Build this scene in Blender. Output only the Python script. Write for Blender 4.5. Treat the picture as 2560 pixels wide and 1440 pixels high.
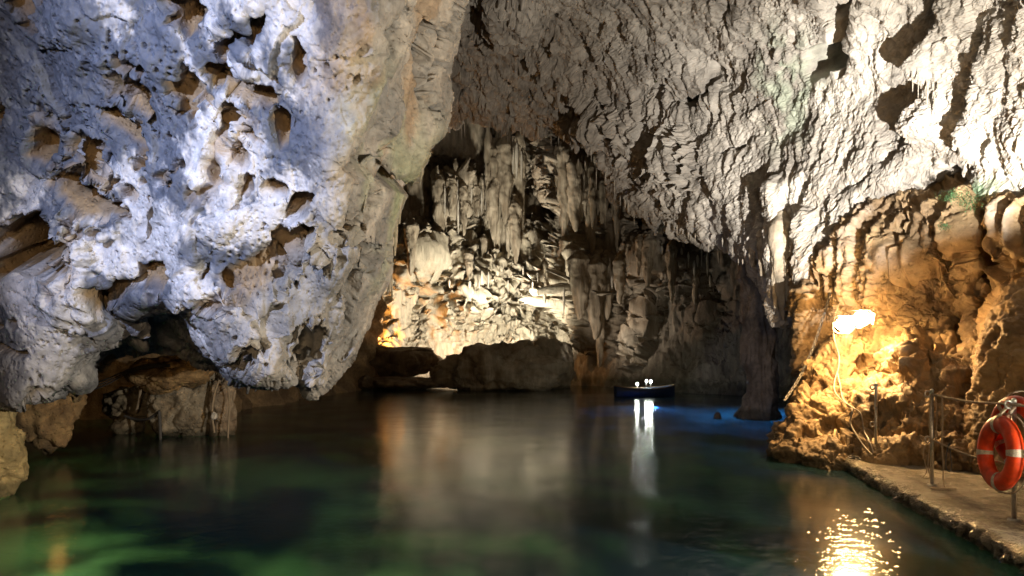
import bpy, bmesh, math, random
import numpy as np
from concurrent.futures import ThreadPoolExecutor
from mathutils import Vector, Matrix

random.seed(7)
np.random.seed(7)
for _o in list(bpy.data.objects):
    bpy.data.objects.remove(_o)
scene = bpy.context.scene
COL = scene.collection

# ------------------------------------------------------------------ camera
F, CX, HY, H = 1707.0, 1280.0, 886.0, 1.85      # focal length in photo pixels, centre, eye level, eye height
cam_d = bpy.data.cameras.new('camera')
cam = bpy.data.objects.new('camera', cam_d)
COL.objects.link(cam)
cam.location = (0, 0, H)
cam.rotation_euler = (math.radians(90), 0, 0)
cam_d.sensor_width = 36.0
cam_d.lens = 36.0 * F / 2560.0
cam_d.shift_y = (HY - 720.0) / 2560.0
cam_d.clip_start = 0.05
cam_d.clip_end = 400
scene.camera = cam


def P(px, py, D):
    """a point of the cave D metres in front of the viewer"""
    return ((px - CX) / F * D, D, H - (py - HY) / F * D)


# ------------------------------------------------------------------ world, lights, exposure
world = bpy.data.worlds.new('World')
scene.world = world
world.use_nodes = True
wn = world.node_tree
wn.nodes.clear()
sky = wn.nodes.new('ShaderNodeTexSky')
sky.sky_type = 'NISHITA'
sky.sun_disc = False
sky.sun_elevation = math.radians(12)
sky.sun_rotation = math.radians(150)
bg = wn.nodes.new('ShaderNodeBackground')
bg.inputs['Strength'].default_value = 0.0015
wo = wn.nodes.new('ShaderNodeOutputWorld')
wn.links.new(sky.outputs[0], bg.inputs[0])
wn.links.new(bg.outputs[0], wo.inputs[0])


def lamp(name, kind, loc, target, energy, color, size=0.1, angle=90, blend=0.4):
    d = bpy.data.lights.new(name, kind)
    d.energy = energy
    d.color = color
    d.shadow_soft_size = size
    if kind == 'SPOT':
        d.spot_size = math.radians(angle)
        d.spot_blend = blend
    o = bpy.data.objects.new(name, d)
    COL.objects.link(o)
    o.location = loc
    if target is not None:
        o.rotation_euler = (Vector(target) - Vector(loc)).to_track_quat('-Z', 'Y').to_euler()
    return o


FLOOD = (5.0, 3.8, 0.8)
# cold flood hung high on the landing behind the viewer, turned on the big wall
lamp('flood_cold', 'SPOT', (-4.4, 0.2, 5.2), P(620, 540, 7.6), 3300, (0.55, 0.65, 1.0), 0.1, 54, 1.0)
# white flood standing low on the quay, turned up at the vault
lamp('flood_vault', 'SPOT', FLOOD, P(1900, 340, 16.5), 9500, (1.0, 0.92, 0.80), 0.035, 90, 0.9)
lamp('flood_vault', 'SPOT', FLOOD, P(2110, 420, 14.8), 15000, (1.0, 0.95, 0.88), 0.035, 34, 1.0)
# white flood on the quay turned across the water
lamp('flood_across', 'SPOT', (6.5, 3.0, 1.3), P(820, 680, 8.6), 2900, (1.0, 0.91, 0.77), 0.06, 84, 0.7)
# added warm fill behind the viewer, lifting the shaded rock
lamp('warm_fill', 'POINT', (0.5, -3.5, 3.2), None, 1100, (1.0, 0.70, 0.40), 0.5)
# hidden floods in the far chamber; the right-hand one is added fill
lamp('flood_chamber', 'SPOT', P(1250, 852, 36.6), P(1215, 730, 44), 6500, (1.0, 0.93, 0.76), 0.5, 130, 0.6)
lamp('flood_chamber_high', 'SPOT', P(1180, 880, 38.0), P(1330, 520, 43), 1700, (1.0, 0.93, 0.84), 0.5, 80, 0.7)
lamp('lamp_niche', 'POINT', P(940, 868, 40.8), None, 1100, (1.0, 0.42, 0.08), 0.25)
lamp('lamp_arch', 'POINT', P(150, 935, 11.2), None, 2.5, (1.0, 0.45, 0.10), 0.15)
lamp('lamp_niche', 'POINT', P(1142, 880, 41.0), None, 120, (1.0, 0.40, 0.10), 0.1)
lamp('chamber_fill_right', 'SPOT', P(1400, 900, 36.0), P(1680, 690, 38), 800, (1.0, 0.88, 0.74), 0.5, 100, 0.8)
# daylight that enters below the water line: green by the landing, blue by the column
lamp('sea_gate', 'POINT', (-5.0, 5.1, -1.1), None, 580, (0.75, 1.0, 0.42), 0.1)
lamp('sea_gate', 'POINT', (-5.6, 5.6, -1.2), None, 200, (0.7, 1.0, 0.5), 0.1)
lamp('sea_gate', 'POINT', (1.9, 5.0, -1.0), None, 40, (0.6, 1.0, 0.5), 0.1)
lamp('sea_gate', 'SPOT', (9.4, 24.5, -0.4), (8.6, 23.4, -4), 2500, (0.03, 0.18, 1.0), 0.4, 150, 1.0)
lamp('sea_gate', 'POINT', (5.5, 26.5, -2.4), None, 180, (0.04, 0.16, 1.0), 0.02)
lamp('sea_gate', 'SPOT', (12.5, 27.0, 0.6), (8.0, 31.0, 2.0), 160, (0.10, 0.28, 1.0), 0.4, 120, 1.0)

vs = scene.view_settings
vs.view_transform = 'Standard'
vs.look = 'None'
vs.exposure = 0.0
vs.gamma = 1.0
vs.use_curve_mapping = False
cy = scene.cycles
cy.use_denoising = True
cy.max_bounces = 6
cy.diffuse_bounces = 3
cy.glossy_bounces = 3
cy.transmission_bounces = 4
cy.transparent_max_bounces = 8
cy.caustics_reflective = False
cy.caustics_refractive = False
cy.sample_clamp_indirect = 4.0

# ------------------------------------------------------------------ noise
_rng = np.random.RandomState(11)
_G = _rng.normal(size=(256, 3)).astype(np.float32)
_G /= np.linalg.norm(_G, axis=1)[:, None]
_R = _rng.rand(4096, 3).astype(np.float32)


def _hash(ix, iy, iz, seed):
    h = (ix.astype(np.uint32) * np.uint32(374761393) + iy.astype(np.uint32) * np.uint32(668265263)
         + iz.astype(np.uint32) * np.uint32(2246822519) + np.uint32((seed * 3266489917) & 0xffffffff))
    h ^= h >> np.uint32(13)
    h *= np.uint32(1274126177)
    h ^= h >> np.uint32(16)
    return h


def _perlin(p, seed=0):
    i = np.floor(p)
    f = p - i
    i = i.astype(np.int32)
    u = f * f * f * (f * (f * 6 - 15) + 10)
    out = np.zeros(len(p), np.float32)
    for dx in (0, 1):
        wx = u[:, 0] if dx else 1 - u[:, 0]
        for dy in (0, 1):
            wy = wx * (u[:, 1] if dy else 1 - u[:, 1])
            for dz in (0, 1):
                w = wy * (u[:, 2] if dz else 1 - u[:, 2])
                g = _G[_hash(i[:, 0] + dx, i[:, 1] + dy, i[:, 2] + dz, seed) & np.uint32(255)]
                out += w * (g[:, 0] * (f[:, 0] - dx) + g[:, 1] * (f[:, 1] - dy) + g[:, 2] * (f[:, 2] - dz))
    return out * 1.5


_POOL = ThreadPoolExecutor(4)
_CH = 16384


def perlin(p, seed=0):
    p = np.asarray(p, dtype=np.float32)
    if len(p) <= _CH:
        return _perlin(p, seed)
    return np.concatenate(list(_POOL.map(lambda k: _perlin(p[k:k + _CH], seed), range(0, len(p), _CH))))


def fbm(p, octaves=4, seed=0, gain=0.5):
    a, s, out = 1.0, 1.0, 0.0
    for k in range(octaves):
        out = out + a * perlin(p * s, seed + k)
        a *= gain
        s *= 2.03
    return out


def ridged(p, octaves=3, seed=0, gain=0.5):
    a, s, out = 1.0, 1.0, 0.0
    for k in range(octaves):
        out = out + a * (1 - 2 * np.abs(perlin(p * s, seed + k)))
        a *= gain
        s *= 2.1
    return out


def _worley(p, seed=0):
    """distance to the nearest and second nearest cell point, and the nearest one's random value"""
    i = np.floor(p).astype(np.int32)
    f = (p - i).astype(np.float32)
    f1 = np.full(len(p), 9.0, np.float32)
    f2 = np.full(len(p), 9.0, np.float32)
    cid = np.zeros(len(p), np.float32)
    fac = np.zeros(len(p), np.float32)
    for dx in (-1, 0, 1):
        for dy in (-1, 0, 1):
            for dz in (-1, 0, 1):
                r = _R[_hash(i[:, 0] + dx, i[:, 1] + dy, i[:, 2] + dz, seed) & np.uint32(4095)]
                ex, ey, ez = f[:, 0] - dx - r[:, 0], f[:, 1] - dy - r[:, 1], f[:, 2] - dz - r[:, 2]
                d = ex * ex + ey * ey + ez * ez
                near = d < f1
                f2 = np.where(near, f1, np.minimum(f2, d))
                cid = np.where(near, r[:, 0] * 0.5 + r[:, 1] * 0.5, cid)
                fac = np.where(near, ex * (r[:, 1] - 0.5) + ey * (r[:, 2] - 0.5) + ez * (r[:, 0] - 0.5), fac)
                f1 = np.where(near, d, f1)
    return np.sqrt(f1), np.sqrt(f2), cid, fac


def worley(p, seed=0):
    p = np.asarray(p, dtype=np.float32)
    r = list(_POOL.map(lambda k: _worley(p[k:k + _CH], seed), range(0, len(p), _CH)))
    return tuple(np.concatenate([q[k] for q in r]) for k in range(4))


def sstep(a, b, x):
    t = np.clip((x - a) / (b - a), 0, 1)
    return t * t * (3 - 2 * t)


def mix(a, b, t):
    return a * (1 - t[:, None]) + b * t[:, None]


# ------------------------------------------------------------------ materials
def new_mat(name):
    m = bpy.data.materials.new(name)
    m.use_nodes = True
    nt = m.node_tree
    nt.nodes.clear()
    out = nt.nodes.new('ShaderNodeOutputMaterial')
    return m, nt, out


def rock_mat(name, fine=30.0, bump=0.5, dist=0.03, rough=0.8, pit=0.0, pit_scale=18.0, spec=0.3, stretch=1.0):
    m, nt, out = new_mat(name)
    N, L = nt.nodes.new, nt.links.new
    b = N('ShaderNodeBsdfPrincipled')
    b.inputs['Roughness'].default_value = rough
    b.inputs['Specular IOR Level'].default_value = spec
    at = N('ShaderNodeAttribute')
    at.attribute_name = 'Col'
    tc = N('ShaderNodeNewGeometry')
    mp = N('ShaderNodeMapping')
    mp.inputs['Scale'].default_value = (1, 1, stretch)
    L(tc.outputs['Position'], mp.inputs[0])
    n1 = N('ShaderNodeTexNoise')
    n1.inputs['Scale'].default_value = fine * 0.25
    n1.inputs['Detail'].default_value = 6
    n1.inputs['Roughness'].default_value = 0.65
    L(mp.outputs[0], n1.inputs['Vector'])
    r1 = N('ShaderNodeMapRange')
    r1.inputs['From Min'].default_value = 0.3
    r1.inputs['From Max'].default_value = 0.7
    r1.inputs['To Min'].default_value = 0.62
    r1.inputs['To Max'].default_value = 1.25
    L(n1.outputs['Fac'], r1.inputs['Value'])
    mu = N('ShaderNodeVectorMath')
    mu.operation = 'SCALE'
    L(at.outputs['Color'], mu.inputs[0])
    L(r1.outputs[0], mu.inputs['Scale'])
    L(mu.outputs[0], b.inputs['Base Color'])
    n2 = N('ShaderNodeTexNoise')
    n2.inputs['Scale'].default_value = fine
    n2.inputs['Detail'].default_value = 8
    n2.inputs['Roughness'].default_value = 0.7
    L(mp.outputs[0], n2.inputs['Vector'])
    bp = N('ShaderNodeBump')
    bp.inputs['Strength'].default_value = bump
    bp.inputs['Distance'].default_value = dist
    L(n2.outputs['Fac'], bp.inputs['Height'])
    last = bp
    if pit > 0:
        v = N('ShaderNodeTexVoronoi')
        v.inputs['Scale'].default_value = pit_scale
        L(mp.outputs[0], v.inputs['Vector'])
        vr = N('ShaderNodeMapRange')
        vr.inputs['From Min'].default_value = 0.1
        vr.inputs['From Max'].default_value = 0.4
        L(v.outputs['Distance'], vr.inputs['Value'])
        bp2 = N('ShaderNodeBump')
        bp2.inputs['Strength'].default_value = pit
        bp2.inputs['Distance'].default_value = 0.03
        L(vr.outputs[0], bp2.inputs['Height'])
        L(bp.outputs[0], bp2.inputs['Normal'])
        last = bp2
    L(last.outputs[0], b.inputs['Normal'])
    L(b.outputs[0], out.inputs[0])
    return m


def plain_mat(name, color, rough=0.5, metal=0.0, bump=0.0, scale=60.0, var=0.25, spec=0.5):
    m, nt, out = new_mat(name)
    N, L = nt.nodes.new, nt.links.new
    b = N('ShaderNodeBsdfPrincipled')
    b.inputs['Roughness'].default_value = rough
    b.inputs['Metallic'].default_value = metal
    b.inputs['Specular IOR Level'].default_value = spec
    tc = N('ShaderNodeTexCoord')
    n = N('ShaderNodeTexNoise')
    n.inputs['Scale'].default_value = scale
    n.inputs['Detail'].default_value = 6
    L(tc.outputs['Object'], n.inputs['Vector'])
    mr = N('ShaderNodeMapRange')
    mr.inputs['From Min'].default_value = 0.3
    mr.inputs['From Max'].default_value = 0.7
    mr.inputs['To Min'].default_value = 1 - var
    mr.inputs['To Max'].default_value = 1 + var
    L(n.outputs['Fac'], mr.inputs['Value'])
    sc = N('ShaderNodeVectorMath')
    sc.operation = 'SCALE'
    sc.inputs[0].default_value = color
    L(mr.outputs[0], sc.inputs['Scale'])
    L(sc.outputs[0], b.inputs['Base Color'])
    if bump > 0:
        bp = N('ShaderNodeBump')
        bp.inputs['Strength'].default_value = bump
        bp.inputs['Distance'].default_value = 0.01
        L(n.outputs['Fac'], bp.inputs['Height'])
        L(bp.outputs[0], b.inputs['Normal'])
    L(b.outputs[0], out.inputs[0])
    return m


def glow_mat(name, color, strength):
    m, nt, out = new_mat(name)
    e = nt.nodes.new('ShaderNodeEmission')
    e.inputs[0].default_value = (*color, 1)
    e.inputs[1].default_value = strength
    nt.links.new(e.outputs[0], out.inputs[0])
    return m


M_LEFT = rock_mat('limestone_pitted', 28, 0.55, 0.02, 0.8, 0.5, 16)
M_VAULT = rock_mat('limestone_craggy', 14, 0.7, 0.04, 0.85)
M_RIGHT = rock_mat('limestone_wet', 22, 0.7, 0.03, 0.62, 0.4, 9, 0.4)
M_BACK = rock_mat('flowstone', 13, 1.0, 0.12, 0.8, stretch=0.16)
M_ROPE = plain_mat('rope', (0.42, 0.34, 0.24), 0.9, 0, 0.6, 120)
M_DARKROPE = plain_mat('dark_rope', (0.10, 0.10, 0.10), 0.8, 0, 0.5, 120)
M_CABLE = plain_mat('cable_sheath', (0.40, 0.35, 0.28), 0.55)
M_STEEL = plain_mat('steel', (0.55, 0.53, 0.50), 0.32, 0.9, 0.1, 40)
M_IRON = plain_mat('iron_links', (0.22, 0.21, 0.20), 0.45, 0.8, 0.4, 60)
M_ORANGE = plain_mat('orange_plastic', (0.68, 0.058, 0.010), 0.42, 0, 0.15, 9, 0.38)
M_TAPE = plain_mat('reflective_tape', (0.62, 0.56, 0.44), 0.5, 0, 0.2, 50, 0.35)
M_WHITE = plain_mat('white_rope', (0.75, 0.72, 0.66), 0.8, 0, 0.5, 90)
M_HOUSING = plain_mat('lamp_housing', (0.06, 0.06, 0.06), 0.5, 0.3)
M_HULL = plain_mat('hull_paint', (0.012, 0.03, 0.075), 0.6)
M_WOOD = plain_mat('boat_wood', (0.16, 0.10, 0.05), 0.6, 0, 0.3, 20)


# ------------------------------------------------------------------ object helpers
def add(name, me, mat, parent=None):
    o = bpy.data.objects.new(name, me)
    COL.objects.link(o)
    if mat is not None and not me.materials:
        me.materials.append(mat)
    if parent is not None:
        o.parent = parent
    return o


def tag(o, label, cat, group=None):
    o['label'] = label
    o['category'] = cat
    if group:
        o['group'] = group
    return o


def struct(o, label=None):
    o['kind'] = 'structure'
    return o


def empty(name, loc, label, cat, group=None):
    o = bpy.data.objects.new(name, None)
    COL.objects.link(o)
    o.location = loc
    o.empty_display_size = 0.1
    return tag(o, label, cat, group)


def wetline(V, c, top=0.16):
    """the dark film of weed and wet that sea water leaves along its level"""
    k = 1 - sstep(top * 0.55, top * 1.25, V[:, 2] + 0.07 * fbm(V * 2.5, 3, 990))
    return c * (1 - 0.62 * k[:, None]) + np.array([[0.012, 0.016, 0.010]]) * k[:, None]


def raw_mesh(name, V, Q, col=None, smooth=True):
    """V (n,3), Q (m,4) numpy -> mesh"""
    me = bpy.data.meshes.new(name)
    V = np.ascontiguousarray(V, dtype=np.float32)
    Q = np.ascontiguousarray(Q, dtype=np.int32)
    k = Q.shape[1]
    me.vertices.add(len(V))
    me.vertices.foreach_set('co', V.ravel())
    me.loops.add(Q.size)
    me.loops.foreach_set('vertex_index', Q.ravel())
    me.polygons.add(len(Q))
    me.polygons.foreach_set('loop_start', np.arange(0, Q.size, k, dtype=np.int32))
    me.polygons.foreach_set('loop_total', np.full(len(Q), k, np.int32))
    me.polygons.foreach_set('use_smooth', np.full(len(Q), smooth, bool))
    if col is not None:
        a = me.attributes.new('Col', 'FLOAT_COLOR', 'POINT')
        c = np.ones((len(V), 4), np.float32)
        c[:, :3] = np.clip(col, 0.01, 0.9)
        a.data.foreach_set('color', c.ravel())
    me.update(calc_edges=True)
    return me


def grid_quads(nv, nu, wrap=False):
    j, i = np.meshgrid(np.arange(nv - 1), np.arange(nu if wrap else nu - 1), indexing='ij')
    i2 = (i + 1) % nu
    return np.stack([j * nu + i, j * nu + i2, (j + 1) * nu + i2, (j + 1) * nu + i], -1).reshape(-1, 4)


def cr_weights(t, n):
    """Catmull-Rom matrix taking n control values to the samples t (in units of control index)"""
    W = np.zeros((len(t), n))
    for r, x in enumerate(t):
        k = int(min(max(math.floor(x), 0), n - 2))
        s = x - k
        w = (-0.5 * s + s * s - 0.5 * s ** 3, 1 - 2.5 * s * s + 1.5 * s ** 3,
             0.5 * s + 2 * s * s - 1.5 * s ** 3, -0.5 * s * s + 0.5 * s ** 3)
        for q, ww in zip((k - 1, k, k + 1, k + 2), w):
            W[r, min(max(q, 0), n - 1)] += ww
    return W


def grid_normals(Pg, wrap=False):
    if wrap:
        du = np.roll(Pg, -1, 1) - np.roll(Pg, 1, 1)
    else:
        du = np.gradient(Pg, axis=1)
    dv = np.gradient(Pg, axis=0)
    n = np.cross(du, dv)
    return n / (np.linalg.norm(n, axis=2, keepdims=True) + 1e-9)


def blur(A, k):
    for ax in (0, 1):
        pad = [(0, 0)] * A.ndim
        pad[ax] = (k + 1, k)
        c = np.cumsum(np.pad(A, pad, mode='edge'), axis=ax)
        n = A.shape[ax]
        hi = np.take(c, np.arange(2 * k + 1, 2 * k + 1 + n), axis=ax)
        lo = np.take(c, np.arange(0, n), axis=ax)
        A = (hi - lo) / (2 * k + 1)
    return A


def sheet(ctrl, nu, nv, stages, flip=False):
    """dense rock surface from rows of control points; stages: functions (points, normals) -> displacement"""
    C = np.array([[P(*c) for c in row] for row in ctrl])
    S = np.array([[(c[0], c[1]) for c in row] for row in ctrl], float)
    lu = np.clip(np.linalg.norm(np.diff(S, axis=1), axis=2).mean(0), 40, 420)
    lv = np.clip(np.linalg.norm(np.diff(S, axis=0), axis=2).mean(1), 40, 420)
    tu = np.interp(np.linspace(0, 1, nu), np.r_[0, np.cumsum(lu)] / lu.sum(), np.arange(C.shape[1]))
    tv = np.interp(np.linspace(0, 1, nv), np.r_[0, np.cumsum(lv)] / lv.sum(), np.arange(C.shape[0]))
    Wu, Wv = cr_weights(tu, C.shape[1]), cr_weights(tv, C.shape[0])
    G = np.stack([Wv @ C[:, :, k] @ Wu.T for k in range(3)], -1)
    def span(A):
        return np.maximum(np.linalg.norm(np.gradient(A, axis=1), axis=2), np.linalg.norm(np.gradient(A, axis=0), axis=2))
    base = span(G)
    for k, st in enumerate(stages):
        n = grid_normals(blur(G, 5)) * (-1 if flip else 1)
        d = st(G.reshape(-1, 3), n.reshape(-1, 3))
        if k:
            w = np.clip(2.6 * base / span(blur(G, 2)) - 0.3, 0.12, 1.0).reshape(-1)
            d = d * (w if d.ndim == 1 else w[:, None])
        if d.ndim == 1:
            d = d[:, None] * n.reshape(-1, 3)
        G = G + d.reshape(G.shape)
        w = np.clip(3.2 * base / span(blur(G, 2)) - 0.3, 0.0, 1.0)[..., None]
        G = G * w + blur(G, 2) * (1 - w)
    V = G.reshape(-1, 3)
    return V, grid_quads(nv, nu), grid_normals(G).reshape(-1, 3) * (-1 if flip else 1)


def features(items, undercut=0.0, deepen=1.0, soft=0.0):
    """knobs (+) and hollows (-): (px, py, D, rx_px, ry_px, angle_deg, depth_m, edge 0..1)"""
    def st(p, n):
        out = np.zeros(len(p))
        hol = np.zeros(len(p))
        wob = 0.55 * perlin(p * 1.7, 71) + 0.45 * perlin(p * 4.1, 72) + 0.3 * perlin(p * 9.5, 73)
        for (px, py, D, rx, ry, ang, dep, edge) in items:
            c = P(px, py, D)
            dx = (p[:, 0] / p[:, 1] - c[0] / c[1]) * F
            dz = -((p[:, 2] - H) / p[:, 1] - (c[2] - H) / c[1]) * F
            dy = np.abs(p[:, 1] - c[1])
            a = math.radians(ang)
            u = (dx * math.cos(a) + dz * math.sin(a)) / rx
            v = (-dx * math.sin(a) + dz * math.cos(a)) / ry
            r = np.sqrt(u * u + v * v) + wob
            edge = max(edge, soft)
            w = 1 - sstep(1 - edge, 1 + 0.3 * edge, r)
            w = w * (1 - sstep(0.25, 0.4, dy / D))
            if dep < 0:
                w = w * deepen
            out += dep * w
            hol += max(-dep, 0) * w
        d = out[:, None] * n
        d[:, 2] += undercut * hol
        MASK['hollow'] = np.clip(hol / 0.18, 0, 1)
        return d
    return st


def ribs(items):
    """raised ridges: ((px,py,D),(px,py,D), radius_m, height_m)"""
    def st(p, n):
        out = np.zeros(len(p))
        wob = 0.3 * perlin(p * 1.3, 75)
        for (a, b, r, h) in items:
            A, B = np.array(P(*a)), np.array(P(*b))
            d = B - A
            t = np.clip(((p - A) @ d) / (d @ d), 0, 1)
            q = np.linalg.norm(p - (A + t[:, None] * d), axis=1) / r + wob
            out += h * (1 - sstep(0.1, 1.0, q))
        return out
    return st


def crag(p, s, seed):
    w = p + 0.35 / s * np.stack([perlin(p * s * 0.8, seed + 31), perlin(p * s * 0.8, seed + 32), perlin(p * s * 0.8, seed + 33)], 1)
    f1, f2, cid, fac = worley(w * s, seed)
    return (np.minimum(f2 - f1, 0.5) * 1.2 + (cid - 0.5) * 0.9 - 0.3)


def facet(p, s, seed):
    """angular broken rock: tilted planes with short steps between them"""
    w = p + 0.28 / s * np.stack([perlin(p * s * 1.1, seed + 31), perlin(p * s * 1.1, seed + 32), perlin(p * s * 1.1, seed + 33)], 1)
    f1, f2, cid, fac = worley(w * s, seed)
    return fac * 2.6 + (cid - 0.5) * 0.8 + np.minimum(f2 - f1, 0.16) * 1.2 - 0.15


def blob(name, centre, radii, nu=96, nv=64, rough=0.18, seed=0, color=(0.4, 0.33, 0.24), col2=(0.25, 0.2, 0.14), mat=None, squash=None, flute=0.0):
    """a boulder: closed displaced body"""
    th = np.linspace(0, 2 * math.pi, nu, endpoint=False)
    ph = np.linspace(0.02, math.pi - 0.02, nv)
    T, PH = np.meshgrid(th, ph)
    n = np.stack([np.sin(PH) * np.cos(T), np.sin(PH) * np.sin(T), np.cos(PH)], -1).reshape(-1, 3)
    r = np.array(radii)
    c = np.array(centre)
    q = n * r
    s = 1.0 / r.mean()
    w = q + c
    d = 1 + rough * (1.5 * fbm(w * s * 0.9, 3, seed) + 1.0 * crag(w, s * 1.7, seed + 3) + 0.35 * crag(w, s * 5, seed + 5)) + 0.12 * rough * fbm(w * s * 12, 2, seed + 9)
    if flute:
        d += flute * ridged(np.stack([n[:, 0] * 5, n[:, 1] * 5, n[:, 2] * 0.8], 1), 2, seed + 4)
    V = q * d[:, None] + c
    t = np.clip(0.5 + 0.9 * fbm(w * s * 2.2, 4, seed + 20), 0, 1)
    colr = wetline(V, mix(np.array(color)[None], np.array(col2)[None], t))
    me = raw_mesh(name, V, grid_quads(nv, nu, True)[:, ::-1], colr)
    return add(name, me, mat or M_LEFT)


def dripstone_mesh(name, top, bottom, r0, r1=0.02, nu=20, nv=40, seed=0, wob=0.25, flute=0.12, color=(0.55, 0.47, 0.36), col2=(0.3, 0.24, 0.17), power=0.75, bulge=None, oval=1.0):
    """a hanging or standing dripstone between two points"""
    top, bottom = np.array(top), np.array(bottom)
    t = np.linspace(0, 1, nv)
    th = np.linspace(0, 2 * math.pi, nu, endpoint=False)
    r = r1 + (r0 - r1) * (1 - t) ** power
    r = r * (0.3 + 0.7 * sstep(0.0, 0.16, t))          # it grows out of the rock with a neck
    if bulge is not None:
        r = np.interp(t, [b[0] for b in bulge], [b[1] for b in bulge])
    Lz = np.linalg.norm(bottom - top)
    ax = top[None] + (bottom - top)[None] * t[:, None]
    k = np.stack([t * Lz / max(r0, 0.05) * 0.35, np.full(nv, seed * 3.1), np.zeros(nv)], 1)
    ax = ax + np.stack([perlin(k, seed), perlin(k, seed + 1), np.zeros(nv)], 1) * r[:, None] * wob * 2
    T, R = np.meshgrid(th, r)
    V = np.stack([R * np.cos(T), R * np.sin(T) * oval, np.zeros_like(R)], -1) + ax[:, None, :]
    V = V.reshape(-1, 3)
    nrm = np.stack([np.cos(T), np.sin(T), np.zeros_like(T)], -1).reshape(-1, 3)
    s = 1.0 / max(r0, 0.03)
    fl = ridged(np.stack([V[:, 0] * s * 1.6, V[:, 1] * s * 1.6, V[:, 2] * s * 0.22], 1), 3, seed + 5)
    fl = fl + 0.5 * ridged(np.stack([V[:, 0] * s * 4.5, V[:, 1] * s * 4.5, V[:, 2] * s * 0.5], 1), 2, seed + 6) - 0.3
    lump = fbm(V * s * np.array([0.8, 0.8, 0.5]), 4, seed + 8)
    V = V + nrm * (R.ravel() * (flute * fl + wob * lump))[:, None]
    tt = np.clip(0.5 + 0.9 * fbm(V * s * np.array([1.2, 1.2, 0.4]), 3, seed + 11), 0, 1)
    cc = mix(np.array(color)[None], np.array(col2)[None], tt)
    return raw_mesh(name, V, grid_quads(nv, nu, True), wetline(V, cc, 0.3) if Lz > 1.01 else cc)


def tube_mesh(name, pts, r, sides=8, close=False, twist=0.0):
    pts = [Vector(p) for p in pts]
    V, Q = [], []
    n = len(pts)
    prev = None
    for i, p in enumerate(pts):
        if close:
            d = (pts[(i + 1) % n] - pts[i - 1]).normalized()
        else:
            d = (pts[min(i + 1, n - 1)] - pts[max(i - 1, 0)]).normalized()
        if prev is None:
            a = d.orthogonal().normalized()
        else:
            a = (prev - d * prev.dot(d)).normalized()
        prev = a
        b = d.cross(a)
        for k in range(sides):
            g = 2 * math.pi * k / sides
            rr = r * (1 + twist * math.cos(3 * (g + i * 0.7)))
            V.append(p + (a * math.cos(g) + b * math.sin(g)) * rr)
    for i in range(n if close else n - 1):
        for k in range(sides):
            i2 = (i + 1) % n
            Q.append((i * sides + k, i * sides + (k + 1) % sides, i2 * sides + (k + 1) % sides, i2 * sides + k))
    me = raw_mesh(name, np.array([tuple(v) for v in V]), np.array(Q))
    return me


def smooth_path(pts, n=60):
    C = np.array(pts, float)
    W = cr_weights(np.linspace(0, len(C) - 1, n), len(C))
    return [tuple(v) for v in W @ C]


def bm_mesh(name, fn, smooth=False):
    bm = bmesh.new()
    fn(bm)
    me = bpy.data.meshes.new(name)
    bm.to_mesh(me)
    bm.free()
    if smooth:
        for p in me.polygons:
            p.use_smooth = True
    return me


SURF, MASK, SEEN = {}, {}, {}


def surf(key, px, py, tol=9.0):
    """the visible point of a built rock surface in that direction"""
    V = SURF[key]
    if key not in SEEN:
        x = (V[:, 0] / V[:, 1] * F + CX).astype(np.float32)
        o = np.argsort(x)
        SEEN[key] = (x[o], (HY - (V[:, 2] - H) / V[:, 1] * F).astype(np.float32)[o], o)
    xs, ys, order = SEEN[key]
    a, b = np.searchsorted(xs, (px - tol, px + tol))
    k = order[a:b][np.hypot(xs[a:b] - px, ys[a:b] - py) < tol]
    if len(k) == 0:
        d = np.hypot(V[:, 0] / V[:, 1] * F + CX - px, HY - (V[:, 2] - H) / V[:, 1] * F - py)
        return V[int(np.argmin(d)), 1]
    return float(V[k, 1].min())


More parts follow.
